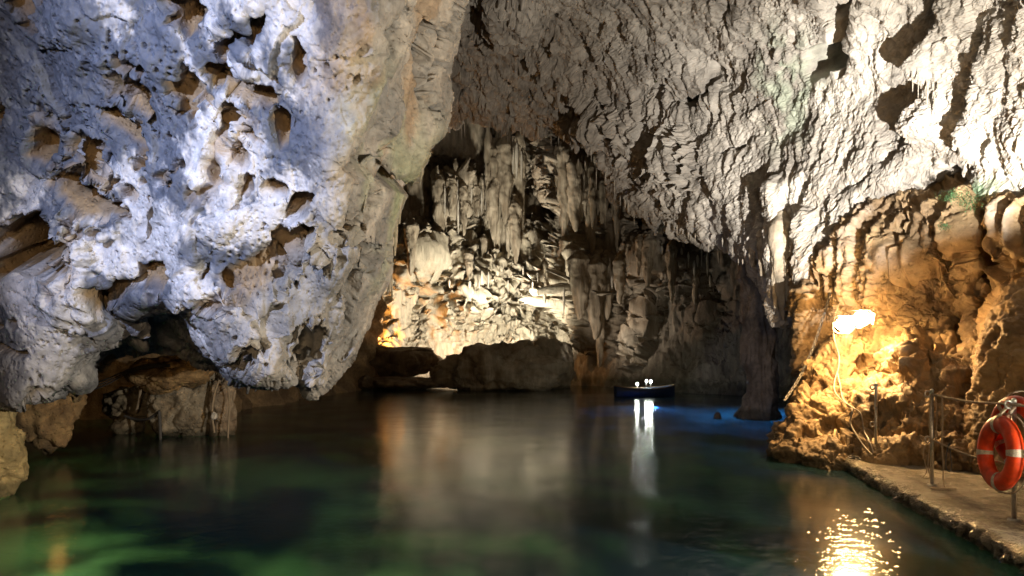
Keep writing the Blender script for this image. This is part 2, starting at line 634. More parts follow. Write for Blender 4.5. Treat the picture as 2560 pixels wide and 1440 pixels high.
# ------------------------------------------------------------------ big left wall
def build_left():
    D = lambda base, row: [base + k for k in row]
    depth = [0.9, 0.5, 0.25, 0.1, 0.0, -0.1, -0.1]
    pxs = [-520, -160, 60, 250, 420, 600, 740]
    rows = []

    def row(py, d7, right, pys=None, dep=None):
        r = []
        for k, x in enumerate(pxs):
            y = pys[k] if pys else py
            r.append((x, y, d7 + (dep[k] if dep else depth[k] + 0.1)))
        rows.append(r + right)
    row(-1100, 4.0, [(960, -1100, 4.0), (1100, -1100, 4.8), (1300, -1100, 6), (1300, -1100, 8), (1250, -1100, 11)])
    row(-380, 5.6, [(945, -380, 5.6), (1075, -380, 6.5), (1225, -380, 8.4), (1205, -380, 11), (1120, -380, 15)])
    row(-120, 6.2, [(915, -120, 6.2), (1040, -120, 7.1), (1195, -120, 9.0), (1175, -120, 12), (1100, -120, 16)])
    row(30, 6.6, [(900, 30, 6.6), (1015, 30, 7.5), (1150, 30, 9.3), (1135, 30, 12), (1080, 30, 16)])
    row(170, 6.9, [(878, 170, 6.9), (1000, 170, 7.8), (1118, 170, 9.5), (1100, 170, 12), (1050, 170, 16)])
    row(310, 7.2, [(858, 310, 7.2), (985, 310, 8.0), (1115, 310, 9.7), (1095, 310, 12), (1040, 310, 16)])
    row(430, 7.4, [(848, 430, 7.4), (955, 430, 8.2), (1045, 430, 9.6), (1030, 430, 12), (980, 430, 16)])
    row(540, 7.6, [(845, 540, 7.6), (930, 540, 8.3), (990, 545, 9.6), (980, 540, 12), (930, 540, 16)])
    row(660, 7.8, [(850, 660, 7.8), (925, 660, 8.5), (965, 660, 9.5), (955, 660, 12), (900, 660, 16)])
    row(780, 8.0, [(835, 790, 8.3), (895, 785, 8.9), (925, 780, 9.5), (915, 780, 12), (860, 770, 16)],
        pys=[790, 790, 800, 745, 740, 780, 790], dep=[0.9, 0.5, 0.2, 0.1, 0.0, -0.3, -0.05])
    row(900, 8.2, [(812, 890, 8.5), (860, 870, 8.9), (900, 850, 9.3), (890, 830, 12), (840, 800, 16)],
        pys=[930, 920, 925, 800, 775, 860, 885], dep=[0.9, 0.4, 0.1, 0.3, 0.6, -0.3, 0.0])
    # lip
    row(0, 8.3, [(792, 958, 8.6), (838, 925, 9.0), (880, 890, 9.3), (870, 850, 12), (820, 810, 16)],
        pys=[1010, 1005, 1005, 850, 800, 925, 955], dep=[1.0, 0.5, 0.2, 0.6, 0.9, -0.1, 0.1])
    # under the lip
    row(0, 9.6, [(780, 970, 9.6), (825, 925, 9.8), (862, 880, 10.5), (850, 840, 13), (800, 800, 17)],
        pys=[1000, 990, 985, 905, 880, 945, 950], dep=[1.0, 0.5, 0.0, 0.6, 1.4, 0.4, 0.0])
    row(0, 12.5, [(760, 905, 12), (800, 860, 12.5), (830, 830, 13), (820, 800, 15), (780, 780, 18)],
        pys=[930, 900, 880, 830, 800, 870, 890], dep=[0.5, 0.3, 0.3, 0.8, 1.2, 0.8, 0.4])
    row(0, 17, [(700, 700, 17), (750, 700, 17), (790, 700, 17), (790, 700, 18), (770, 700, 20)],
        pys=[760, 760, 740, 700, 690, 690, 700], dep=[0, 0, 0, 0, 0, 0, 0])

    hollow = [
        (70, 640, 7.9, 95, 95, -20, -0.75, 0.25), (190, 640, 7.6, 95, 150, 8, 0.28, 0.7),
        (480, 40, 6.7, 70, 50, 20, -0.30, 0.25), (565, 130, 6.9, 40, 80, 15, -0.28, 0.25), (640, 80, 6.7, 34, 62, 20, -0.25, 0.25),
        (742, 150, 6.9, 30, 62, 0, -0.24, 0.25), (622, 240, 7.1, 62, 30, 30, -0.3, 0.25), (85, 378, 7.6, 20, 38, 0, -0.32, 0.25),
        (205, 410, 7.6, 22, 55, 10, -0.25, 0.3), (205, 500, 7.7, 75, 34, 35, -0.3, 0.3), (300, 330, 7.4, 70, 13, 38, -0.22, 0.4),
        (565, 300, 7.2, 14, 28, 0, -0.16, 0.3), (585, 400, 7.4, 26, 26, 0, -0.2, 0.3), (702, 340, 7.2, 24, 48, -15, -0.26, 0.25),
        (640, 352, 7.3, 40, 12, 30, -0.16, 0.3), (600, 482, 7.6, 26, 28, 40, -0.22, 0.3), (385, 550, 7.7, 18, 50, 12, -0.24, 0.25),
        (430, 452, 7.5, 16, 14, 0, -0.16, 0.3), (692, 480, 7.5, 30, 18, 10, -0.22, 0.3), (750, 515, 7.5, 52, 26, -20, -0.36, 0.25),
        (902, 415, 7.8, 52, 24, 8, -0.5, 0.2), (900, 568, 8.1, 24, 28, 10, -0.35, 0.25), (735, 600, 7.7, 70, 26, -28, -0.22, 0.3),
        (650, 680, 7.8, 110, 60, -35, -0.14, 0.5), (520, 660, 7.9, 14, 45, 20, -0.2, 0.3), (290, 740, 8, 60, 40, -50, -0.34, 0.3),
        (400, 690, 7.9, 60, 40, 10, -0.2, 0.4), (480, 560, 7.7, 50, 14, 30, -0.14, 0.3), (245, 600, 7.7, 12, 26, 0, -0.14, 0.3),
        (80, 845, 8.1, 12, 14, 0, -0.2, 0.3), (612, 898, 8.3, 16, 24, 20, -0.25, 0.25), (40, 880, 8.1, 60, 12, 10, -0.16, 0.3),
        (340, 820, 8.4, 26, 46, 0, 0.3, 0.6), (190, 950, 8.8, 24, 60, 20, 0.2, 0.6), (770, 590, 7.6, 42, 60, -10, 0.2, 0.6),
        (980, 70, 7.1, 30, 90, 20, -0.2, 0.5), (1075, 130, 8.8, 18, 60, 5, -0.3, 0.3), (1095, 380, 9.4, 30, 30, 30, -0.3, 0.3),
        (1000, 465, 8.7, 50, 18, 20, -0.4, 0.3), (940, 640, 8.7, 26, 30, 20, -0.25, 0.3), (880, 740, 8.4, 14, 60, 15, -0.18, 0.4),
        (770, 900, 8.2, 26, 70, 35, -0.2, 0.4), (875, 560, 8, 16, 100, 8, -0.12, 0.5), (980, 300, 7.9, 40, 90, 15, 0.15, 0.8),
    ]

    def big(p, n):
        return 0.22 * fbm(p * np.array([0.75, 0.75, 0.55]), 3, 1)

    def crags(p, n):
        q = p @ np.array([[0.85, 0, 0.5], [0, 1, 0], [-0.5, 0, 0.85]])      # beds dip to the lower right
        m = sstep(-0.25, 0.45, perlin(p * 0.55, 44))
        d = (0.03 + 0.08 * m) * facet(q * np.array([1.0, 1.0, 0.6]), 1.1, 5) + 0.022 * m * facet(q * np.array([1.0, 1.0, 0.7]), 3.4, 7)
        hole = sstep(0.25, 0.35, perlin(q * np.array([2.4, 2.0, 1.1]), 91) + 0.5 * perlin(p * 5.5, 92) + 0.25 * perlin(p * 12, 93)) * sstep(-0.3, 0.2, perlin(p * 0.7, 94))
        MASK['hole'] = hole
        return d - 0.24 * hole + 0.035 * (0.2 + m) * ridged(q * np.array([2.2, 2.2, 1.0]), 3, 15)

    def fine(p, n):
        m = sstep(-0.2, 0.3, perlin(p * 0.9, 55))
        f1, f2, cid, _ = worley(p * 11.0, 61)
        pits = (1 - sstep(0.16, 0.34, f1)) * (0.2 + 0.8 * (1 - m)) * (cid > 0.35)
        f1b, _, cb, _ = worley(p * 5.5, 67)
        pits2 = (1 - sstep(0.05, 0.22, f1b)) * (cb > 0.55)
        return 0.014 * fbm(p * 9, 3, 21) + 0.016 * facet(p, 6.5, 23) * (0.1 + m) - 0.07 * pits - 0.08 * pits2

    V, Q, n = sheet(rows, 900, 620, [features(hollow, 0.5, 1.15), big, crags, fine], flip=True)
    px = V[:, 0] / V[:, 1] * F + CX
    # colours of the stone: grey-blue limestone, white calcite, ochre and green films on the right-hand face
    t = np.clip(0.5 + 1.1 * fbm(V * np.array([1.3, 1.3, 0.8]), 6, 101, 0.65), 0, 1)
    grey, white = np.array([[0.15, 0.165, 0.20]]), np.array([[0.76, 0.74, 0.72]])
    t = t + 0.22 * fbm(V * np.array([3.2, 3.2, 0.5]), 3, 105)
    c = mix(grey, white, sstep(0.42, 1.0, t + 0.12 - 0.32 * sstep(3.4, 5.0, V[:, 2]) - 0.5 * (1 - sstep(-5.6, -3.9, V[:, 0])) * sstep(3.0, 4.4, V[:, 2])))  # white thins upward and to the left: lamp falloff put into the colour
    x = V[:, 0]
    side = sstep(-0.35, 0.35, x - np.interp(V[:, 2], [0.5, 1.4, 2.3, 2.9, 3.3, 4.6, 6.0], [-3.8, -3.6, -3.3, -2.9, -2.2, -1.95, -1.65]) + 0.3 * fbm(V * 1.5, 3, 111))
    t2 = np.clip(0.5 + 1.1 * fbm(V * np.array([1.6, 1.6, 0.6]), 4, 121), 0, 1)
    beige = mix(np.array([[0.50, 0.46, 0.40]]), np.array([[0.27, 0.26, 0.24]]), t2)
    och = sstep(0.2, 0.6, fbm(V * np.array([1.3, 1.3, 0.5]), 3, 131)) * sstep(2.5, 4.5, V[:, 2])
    beige = mix(beige, np.array([[0.42, 0.27, 0.13]]), 0.5 * och)
    grn = sstep(-0.3, 0.25, fbm(V * np.array([1.7, 1.7, 0.6]), 3, 141)) * (1 - sstep(3.6, 5.5, V[:, 2])) * sstep(-2.0, -1.4, x)
    beige = mix(beige, np.array([[0.30, 0.35, 0.20]]), 0.8 * grn)
    pocket = np.maximum(MASK['hole'], MASK['hollow'])
    c = mix(c, np.array([[0.40, 0.27, 0.13]]), 0.85 * pocket)      # ochre tone laid over the hollows and holes by their masks
    low = 1 - sstep(1.7, 2.6, V[:, 2])
    c = mix(c, np.array([[0.36, 0.33, 0.29]]), 0.5 * low * (1 - side))
    c = mix(c, beige, side)
    SURF['left'] = V
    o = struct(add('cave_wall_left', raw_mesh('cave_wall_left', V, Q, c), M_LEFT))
    return o


# ------------------------------------------------------------------ vault
def build_vault():
    E = [(1050, 330, 38), (1180, 318, 37), (1300, 322, 36), (1400, 345, 34), (1500, 410, 31), (1590, 500, 28), (1660, 570, 26),
         (1760, 605, 23), (1850, 635, 20), (1900, 690, 18), (1960, 780, 16.5), (2040, 740, 15.5), (2130, 660, 15.4), (2250, 620, 14.6),
         (2400, 600, 13.2), (2560, 590, 11.8), (2800, 570, 10)]
    up = [(x, y - 70, d + 2.5) for x, y, d in E]
    up2 = [(x, y - 330, d + 5) for x, y, d in E]
    R1 = [(1050, 200, 33), (1180, 200, 32), (1300, 210, 31), (1400, 230, 29.5), (1510, 290, 27.5), (1620, 370, 25), (1700, 430, 23), (1800, 470, 20.5),
          (1890, 500, 18.3), (1950, 540, 17), (2010, 580, 15.8), (2080, 560, 15), (2150, 500, 14.2), (2270, 430, 13.2), (2410, 400, 11.8), (2570, 380, 10.3), (2800, 350, 8.8)]
    R2 = [(1000, 80, 28), (1150, 80, 27.5), (1300, 80, 26.5), (1420, 90, 25.5), (1550, 140, 24), (1680, 210, 22.3), (1770, 270, 20.8), (1860, 310, 19),
          (1950, 340, 17.3), (2010, 370, 16.2), (2070, 390, 15.2), (2130, 380, 14.6), (2190, 340, 13.9), (2300, 290, 12.8), (2430, 260, 11.4), (2590, 240, 9.9), (2820, 200, 8.4)]
    R3 = [(950, -80, 22), (1130, -80, 21.8), (1310, -80, 21.3), (1460, -70, 20.7), (1600, -30, 19.9), (1740, 30, 18.9), (1830, 80, 18), (1920, 120, 16.9),
          (2010, 150, 15.8), (2070, 170, 15), (2130, 180, 14.3), (2190, 180, 13.8), (2250, 160, 13.1), (2350, 120, 12.1), (2470, 100, 10.7), (2620, 80, 9.3), (2850, 40, 7.9)]
    R4 = [(880, -400, 15), (1100, -400, 15), (1320, -400, 14.8), (1500, -380, 14.5), (1680, -330, 14.2), (1850, -250, 13.8), (1940, -190, 13.5), (2020, -140, 13),
          (2100, -100, 12.5), (2160, -80, 12.2), (2220, -70, 11.9), (2280, -80, 11.6), (2340, -100, 11.2), (2430, -130, 10.5), (2540, -150, 9.4), (2700, -160, 8.2), (2900, -180, 7)]
    R5 = [(600 + 150 * k, -1500 + 50 * k, 7.5 - 0.12 * k) for k in range(17)]
    rows = [up2, up, E, R1, R2, R3, R4, R5]
    feats = [
        (2105, 50, 14.6, 42, 100, 8, -3.0, 0.15), (2058, 150, 15.2, 46, 34, 0, -2.6, 0.15), (1725, 255, 22, 48, 24, -20, -1.5, 0.2), (1775, 200, 21, 18, 45, 10, -0.4, 0.3),
        (1640, 230, 23, 20, 30, 15, -0.3, 0.3), (1830, 30, 18, 26, 40, 10, -0.9, 0.3), (1290, 40, 24, 60, 50, 0, 0.8, 0.8), (1190, 60, 26, 40, 70, 0, -1.2, 0.4),
        (1840, 370, 19.5, 45, 14, -25, -0.7, 0.3), (2140, 470, 14.5, 50, 8, -35, -0.5, 0.3), (2200, 410, 13.8, 9, 8, 0, -0.35, 0.3),
        (1560, 110, 24, 60, 40, 0, -0.2, 0.6), (1500, 330, 28, 70, 40, 20, 0.9, 0.8),
        (1700, 400, 23, 60, 60, 0, 0.7, 0.8), (1890, 660, 18.3, 36, 16, 10, -0.6, 0.3), (2330, 480, 12.5, 60, 18, -15, -0.5, 0.4),
        (2210, 530, 13.8, 26, 40, 0, -0.3, 0.4), (2400, 450, 12, 70, 40, 0, -0.4, 0.5), (1430, 300, 30, 40, 40, 0, -0.8, 0.5),
    ]
    rib = [((2530, -60, 10.8), (2400, 130, 11.8), 0.8, 0.4), ((2400, 130, 11.8), (2350, 300, 12.3), 0.7, 0.36), ((2350, 300, 12.3), (2210, 470, 13.6), 0.45, 0.22),
           ((2480, 330, 11.2), (2560, 60, 10.3), 0.5, 0.35), ((1960, 500, 17), (1960, 790, 16.4), 0.6, 0.4), ((2040, 560, 15.6), (2040, 760, 15.4), 0.35, 0.3)]

    def big(p, n):
        return 0.18 * fbm(p * 0.33, 3, 301) + 0.06 * ridged(p * np.array([0.9, 0.9, 0.7]), 2, 305)

    def far_relief(p, n):
        f = sstep(19, 29, p[:, 1])
        d = n * (f * (0.45 * facet(p, 0.42, 361) + 0.26 * facet(p, 1.0, 363)))[:, None]
        d[:, 2] += f * (0.55 * ridged(p * np.array([0.55, 0.4, 0.0]), 3, 367) - 0.25)
        return d

    def crags(p, n):
        m = sstep(-0.5, 0.5, perlin(p * 0.3, 344) + 0.5 * perlin(p * 0.8, 345))
        flm = sstep(0.0, 0.35, perlin(p * np.array([0.35, 0.35, 0.5]), 346))
        flu = 0.12 * flm * ridged(p * np.array([2.2, 2.2, 0.35]), 2, 347)
        cal = 1 - 0.75 * (1 - sstep(1.2, 3.2, np.linalg.norm((p - np.array(P(2090, 420, 15))) * np.array([0.8, 0.4, 0.8]), axis=1)))
        q = p @ np.array([[0.85, 0, 0.5], [0, 1, 0], [-0.5, 0, 0.85]])
        return flu + (1 - 0.6 * flm) * cal * ((0.04 + 0.15 * m) * facet(q * np.array([1.0, 1.0, 0.6]), 0.8, 311) + 0.04 * (0.1 + m) * facet(q * np.array([1.0, 1.0, 0.7]), 2.1, 317) + 0.15 * fbm(q * np.array([1.2, 1.2, 0.9]), 5, 318, 0.6)) + 0.06 * ridged(q * np.array([1.6, 1.6, 1.0]), 2, 319)

    def fine(p, n):
        near = 1 - sstep(13, 20, p[:, 1])
        m = 0.12 + 0.88 * sstep(-0.35, 0.45, perlin(p * 0.45, 355) + 0.5 * perlin(p * 1.1, 356))
        return 0.03 * m * facet(p, 4.3, 331) + 0.03 * fbm(p * 7, 4, 335, 0.65) + 0.022 * crag(p, 10, 337)

    V, Q, n = sheet(rows, 860, 520, [features(feats), ribs(rib), big, far_relief, crags, fine], flip=False)
    t = np.clip(0.5 + 1.1 * fbm(V * 0.5, 5, 401, 0.6), 0, 1)
    c = mix(np.array([[0.47, 0.435, 0.385]]), np.array([[0.29, 0.265, 0.235]]), t)
    wh = sstep(-0.1, 0.5, fbm(V * 0.35, 4, 411)) * sstep(3.5, 7.0, V[:, 0])
    c = mix(c, np.array([[0.62, 0.58, 0.52]]), wh)
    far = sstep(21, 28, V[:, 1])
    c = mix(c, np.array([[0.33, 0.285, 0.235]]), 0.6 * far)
    g0 = np.array(P(1960, 220, 16.5))
    grn = (1 - sstep(0.6, 2.0, np.linalg.norm(V - g0, axis=1))) * sstep(-0.3, 0.3, fbm(V * 1.3, 3, 421))
    c = mix(c, np.array([[0.40, 0.46, 0.36]]), 0.7 * grn)
    moss = (1 - sstep(0.1, 0.55, np.linalg.norm((V - np.array(P(2400, 500, 11.9))) * np.array([0.55, 0.3, 1.6]), axis=1))) * sstep(-0.35, 0.1, fbm(V * 5, 3, 431))
    c = mix(c, np.array([[0.16, 0.30, 0.16]]), 0.85 * moss)
    SURF['vault'] = V
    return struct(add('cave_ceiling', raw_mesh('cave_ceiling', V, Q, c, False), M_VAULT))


# ------------------------------------------------------------------ right wall
def build_right():
    rows = [
        [(2120, 520, 22), (1990, 540, 19), (2080, 480, 17), (2200, 420, 15.8), (2350, 380, 14.4), (2500, 350, 13), (2700, 320, 11.5), (2980, 300, 10)],
        [(2120, 650, 20), (2015, 650, 16.5), (2080, 610, 14.9), (2200, 570, 13.6), (2340, 545, 12.5), (2500, 530, 11.1), (2700, 520, 9.8), (2980, 510, 8.6)],
        [(2120, 720, 19), (2012, 730, 15.6), (2085, 705, 14.6), (2200, 690, 13.4), (2340, 680, 12.5), (2490, 690, 11.4), (2700, 690, 10.2), (2980, 690, 9.3)],
        [(2110, 810, 18), (1995, 815, 15.1), (2080, 812, 14.4), (2200, 800, 13.1), (2340, 800, 12.2), (2480, 800, 11.3), (2700, 800, 10.5), (2980, 800, 9.2)],
        [(2100, 920, 18), (1992, 920, 14.6), (2080, 920, 14.0), (2200, 920, 12.6), (2340, 920, 11.4), (2480, 930, 10.5), (2700, 930, 9.8), (2980, 930, 9)],
        [(2090, 1010, 18), (1995, 1010, 14.2), (2090, 1040, 12.7), (2200, 1050, 11.0), (2340, 1050, 10.4), (2480, 1060, 9.9), (2700, 1060, 9.3), (2980, 1060, 8.8)],
        [(2080, 1080, 17), (1990, 1090, 14), (2100, 1130, 12.2), (2200, 1150, 10.5), (2340, 1165, 10.0), (2480, 1175, 9.6), (2700, 1180, 9.1), (2980, 1180, 8.7)],
        [(2080, 1180, 17), (1990, 1190, 14), (2100, 1240, 12.2), (2200, 1250, 10.6), (2340, 1265, 10.1), (2480, 1275, 9.7), (2700, 1280, 9.2), (2980, 1280, 8.8)],
    ]
    feats = [(2320, 640, 13.1, 90, 30, 0, 0.3, 0.8), (2480, 600, 12, 36, 110, 5, -0.9, 0.4), (2290, 900, 11.9, 60, 70, 10, 0.45, 0.7), (2150, 900, 13, 60, 40, 0, -0.4, 0.5),
             (2330, 870, 11.9, 14, 22, 20, -0.4, 0.3), (2400, 830, 12, 30, 90, 0, -0.5, 0.6), (2360, 960, 11, 90, 40, -10, 0.2, 0.8), (2120, 1110, 12, 40, 30, 0, -0.5, 0.5),
             (2250, 1090, 10.8, 90, 30, 0, -0.35, 0.4)]

    def big(p, n):
        return 0.22 * fbm(p * 0.6, 3, 501)

    def flutes(p, n):
        q = np.stack([p[:, 0] * 1.9, p[:, 1] * 1.9, p[:, 2] * 0.3], 1)
        hi = sstep(2.4, 3.2, p[:, 2])
        return 0.26 * ridged(q, 3, 511) * (0.25 + 0.75 * hi * (1 - sstep(4.6, 5.6, p[:, 2]))) + 0.10 * facet(p, 1.4, 515) * (1 - 0.75 * hi) + 0.08 * facet(p, 3.0, 518) * (1 - 0.4 * hi)

    def fine(p, n):
        return 0.035 * facet(p, 5.5, 521) + 0.035 * crag(p, 11, 523) + 0.02 * fbm(p * 11, 3, 525) + 0.02 * ridged(p * 6, 2, 528)

    V, Q, n = sheet(rows, 460, 380, [features(feats), big, flutes, fine], flip=True)
    t = np.clip(0.5 + 1.1 * fbm(V * 0.9, 5, 531, 0.6), 0, 1)
    c = mix(np.array([[0.40, 0.28, 0.15]]), np.array([[0.22, 0.15, 0.085]]), t)
    wh = sstep(0.25, 0.6, fbm(V * 0.8, 4, 541)) * sstep(2.5, 4.0, V[:, 2])
    c = mix(c, np.array([[0.50, 0.42, 0.34]]), 0.6 * wh)
    SURF['right'] = V
    return struct(add('cave_wall_right', raw_mesh('cave_wall_right', V, Q, c), M_RIGHT))


def build_lamp_rock():
    rows = [
        [(2140, 880, 16), (2080, 880, 15), (2110, 860, 15), (2150, 850, 15), (2200, 850, 15), (2260, 860, 15)],
        [(2100, 880, 15), (2035, 872, 14.2), (2085, 845, 13.5), (2145, 838, 13.3), (2205, 850, 13.2), (2270, 900, 14)],
        [(2080, 930, 15), (2005, 935, 13.5), (2070, 920, 13.0), (2150, 915, 12.7), (2215, 930, 12.5), (2290, 950, 13)],
        [(2040, 1020, 14.6), (1968, 1020, 13.0), (2050, 1000, 12.4), (2145, 1005, 12.0), (2220, 1015, 11.7), (2300, 1020, 12)],
        [(2010, 1100, 14.4), (1940, 1090, 12.5), (2030, 1080, 11.9), (2110, 1085, 11.4), (2200, 1085, 11.2), (2280, 1090, 11.6)],
        [(2000, 1150, 14.2), (1925, 1140, 12.2), (2015, 1145, 11.5), (2090, 1150, 10.9), (2180, 1150, 11.1), (2280, 1150, 11.5)],
        [(2000, 1240, 14.2), (1905, 1240, 12.1), (2000, 1250, 11.4), (2080, 1250, 10.8), (2180, 1250, 11.1), (2280, 1250, 11.5)],
    ]
    feats = [(2170, 950, 12, 36, 60, -20, -0.35, 0.4), (2080, 1060, 11.6, 36, 26, 0, -0.3, 0.5), (1990, 1090, 12.2, 30, 22, 0, 0.15, 0.7),
             (2150, 1050, 11.3, 26, 30, 0, -0.35, 0.4), (2110, 1110, 11, 50, 14, 0, 0.12, 0.7)]

    def big(p, n):
        return 0.15 * fbm(p * 1.1, 3, 601) + 0.16 * facet(p * np.array([1, 1, 1.5]), 1.6, 605)

    def fine(p, n):
        return 0.06 * facet(p, 3.6, 611) + 0.035 * crag(p, 10, 615) + 0.015 * fbm(p * 14, 2, 617)
    V, Q, n = sheet(rows, 200, 230, [features(feats), big, fine], flip=True)
    t = np.clip(0.5 + 1.1 * fbm(V * 1.3, 4, 621), 0, 1)
    c = mix(np.array([[0.38, 0.27, 0.14]]), np.array([[0.22, 0.15, 0.08]]), t)
    SURF['outcrop'] = V
    o = add('rock_outcrop', raw_mesh('rock_outcrop', V, Q, wetline(V, c)), M_RIGHT)
    tag(o, 'tan rock outcrop at the water edge carrying the two warm lamps', 'rock')
    # the nearer bulge of the wall behind the lifebuoys
    rows = [
        [(2560, 640, 12), (2560, 690, 11.5), (2620, 680, 11.2), (2720, 650, 11), (2900, 640, 10.5)],
        [(2520, 740, 11.6), (2500, 745, 10.6), (2570, 720, 10.1), (2700, 690, 9.8), (2900, 690, 9.5)],
        [(2490, 830, 11.4), (2462, 830, 10.3), (2530, 820, 9.6), (2680, 800, 9.1), (2900, 800, 8.8)],
        [(2470, 930, 11.2), (2445, 930, 10.1), (2520, 930, 9.3), (2680, 930, 8.8), (2900, 930, 8.5)],
        [(2455, 1050, 11), (2430, 1050, 9.9), (2510, 1060, 9.2), (2680, 1060, 8.7), (2900, 1060, 8.4)],
        [(2450, 1180, 10.8), (2425, 1180, 9.7), (2510, 1190, 9.2), (2680, 1190, 8.7), (2900, 1190, 8.4)],
    ]

    def lump(p, n):
        return 0.15 * fbm(p * 1.2, 4, 631) + 0.04 * crag(p, 2.2, 633) + 0.09 * ridged(p * np.array([3, 3, 0.8]), 2, 636)

    def fine2(p, n):
        return 0.03 * crag(p, 5.5, 641) + 0.035 * crag(p, 12, 645)
    V, Q, n = sheet(rows, 180, 240, [lump, fine2], flip=True)
    t = np.clip(0.5 + 1.1 * fbm(V * 1.3, 4, 651), 0, 1)
    c = mix(np.array([[0.40, 0.26, 0.12]]), np.array([[0.22, 0.14, 0.07]]), t)
    o = add('rock_bulge', raw_mesh('rock_bulge', V, Q, c), M_RIGHT)
    tag(o, 'knobbly brown rock bulge of the wall behind the lifebuoys', 'rock')


# ------------------------------------------------------------------ far chamber
def build_back():
    pxs = [780, 900, 1010, 1120, 1240, 1350, 1450, 1550, 1650, 1770, 1880, 1980, 2080]
    dep = [40, 41.5, 43, 44.5, 45.5, 45.5, 43.5, 40, 37.5, 35, 33, 31, 28]
    rows = []
    for py, dd, in ((100, -1.0), (250, 0.0), (400, 0.5), (520, 0.3), (640, 0.0), (760, -0.2), (860, -0.8), (940, -1.5), (985, -2.2), (1040, -3)):
        rows.append([(x, py, d + dd) for x, d in zip(pxs, dep)])
    feats = [
        (1265, 470, 45, 48, 120, 0, 2.2, 0.5), (1115, 520, 44, 30, 90, 0, 2.0, 0.5), (1165, 480, 44.5, 60, 22, 5, 1.6, 0.5),
        (1360, 470, 45, 44, 120, 3, -5.0, 0.3), (1440, 470, 43.5, 44, 110, -12, 2.6, 0.5), (1500, 460, 42, 40, 100, -15, 1.8, 0.5),
        (1470, 690, 42.8, 78, 80, 10, 2.6, 0.5), (1500, 780, 42, 38, 90, 0, 2.2, 0.5), (1400, 770, 44, 46, 80, 10, -2.6, 0.4),
        (1200, 730, 44.5, 140, 90, 0, 1.8, 0.8), (1160, 790, 44, 120, 70, 15, 1.0, 0.8), (1035, 650, 43, 60, 60, -20, 1.8, 0.6), (1330, 740, 45, 26, 80, 0, 1.6, 0.6),
        (1060, 780, 43.5, 36, 110, 12, -1.5, 0.5), (1200, 590, 45, 46, 50, 0, -1.8, 0.5), (1110, 410, 44.5, 70, 40, 0, -1.6, 0.5),
        (1560, 650, 40, 34, 46, 10, -2.4, 0.4), (1470, 570, 43, 46, 34, 0, -1.8, 0.4), (1590, 560, 39, 40, 50, -30, -2.5, 0.4), (1660, 650, 37.5, 90, 60, 15, 1.2, 0.7),
        (1630, 820, 38, 26, 110, 20, 1.0, 0.6), (1570, 800, 39.5, 30, 110, 20, -1.5, 0.5), (1780, 720, 35, 50, 140, -10, -1.0, 0.6),
        (945, 800, 42, 40, 90, 0, -2.0, 0.5), (1330, 880, 45, 60, 60, 0, 1.5, 0.7),
    ]

    def big(p, n):
        return 0.7 * fbm(p * 0.16, 3, 701) + 0.25 * ridged(p * np.array([0.5, 0.5, 0.2]), 2, 705)

    def flutes(p, n):
        q = np.stack([p[:, 0] * 0.75, p[:, 1] * 0.75, p[:, 2] * 0.12], 1)
        q2 = np.stack([p[:, 0] * 2.0, p[:, 1] * 2.0, p[:, 2] * 0.25], 1)
        m = sstep(-0.3, 0.3, perlin(p * 0.2, 715))
        return 0.36 * ridged(q, 2, 711) * (0.3 + 0.7 * m) + 0.18 * ridged(q2, 2, 713) * (0.3 + 0.7 * m)

    def fine(p, n):
        return 0.06 * crag(p * np.array([1, 1, 0.35]), 1.6, 721) + 0.035 * crag(p * np.array([1, 1, 0.5]), 3.6, 725) + 0.06 * fbm(p * np.array([3.5, 3.5, 1.5]), 3, 727) + 0.08 * ridged(p * np.array([4.5, 4.5, 0.4]), 2, 729)
    V, Q, n = sheet(rows, 560, 380, [features(feats, 0, 0.8, 0.7), big, flutes, fine], flip=True)
    t = np.clip(0.5 + 1.1 * fbm(V * np.array([0.3, 0.3, 0.15]), 5, 731, 0.6), 0, 1)
    c = mix(np.array([[0.50, 0.43, 0.33]]), np.array([[0.27, 0.22, 0.16]]), t)
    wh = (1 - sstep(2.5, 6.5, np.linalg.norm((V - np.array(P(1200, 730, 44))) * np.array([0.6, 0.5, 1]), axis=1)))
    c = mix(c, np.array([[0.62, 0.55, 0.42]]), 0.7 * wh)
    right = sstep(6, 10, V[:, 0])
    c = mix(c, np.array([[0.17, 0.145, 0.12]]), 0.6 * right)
    SURF['back'] = V
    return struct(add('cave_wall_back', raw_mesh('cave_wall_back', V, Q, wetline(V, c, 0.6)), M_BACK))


left = build_left()
vault = build_vault()
right = build_right()
build_lamp_rock()
back = build_back()


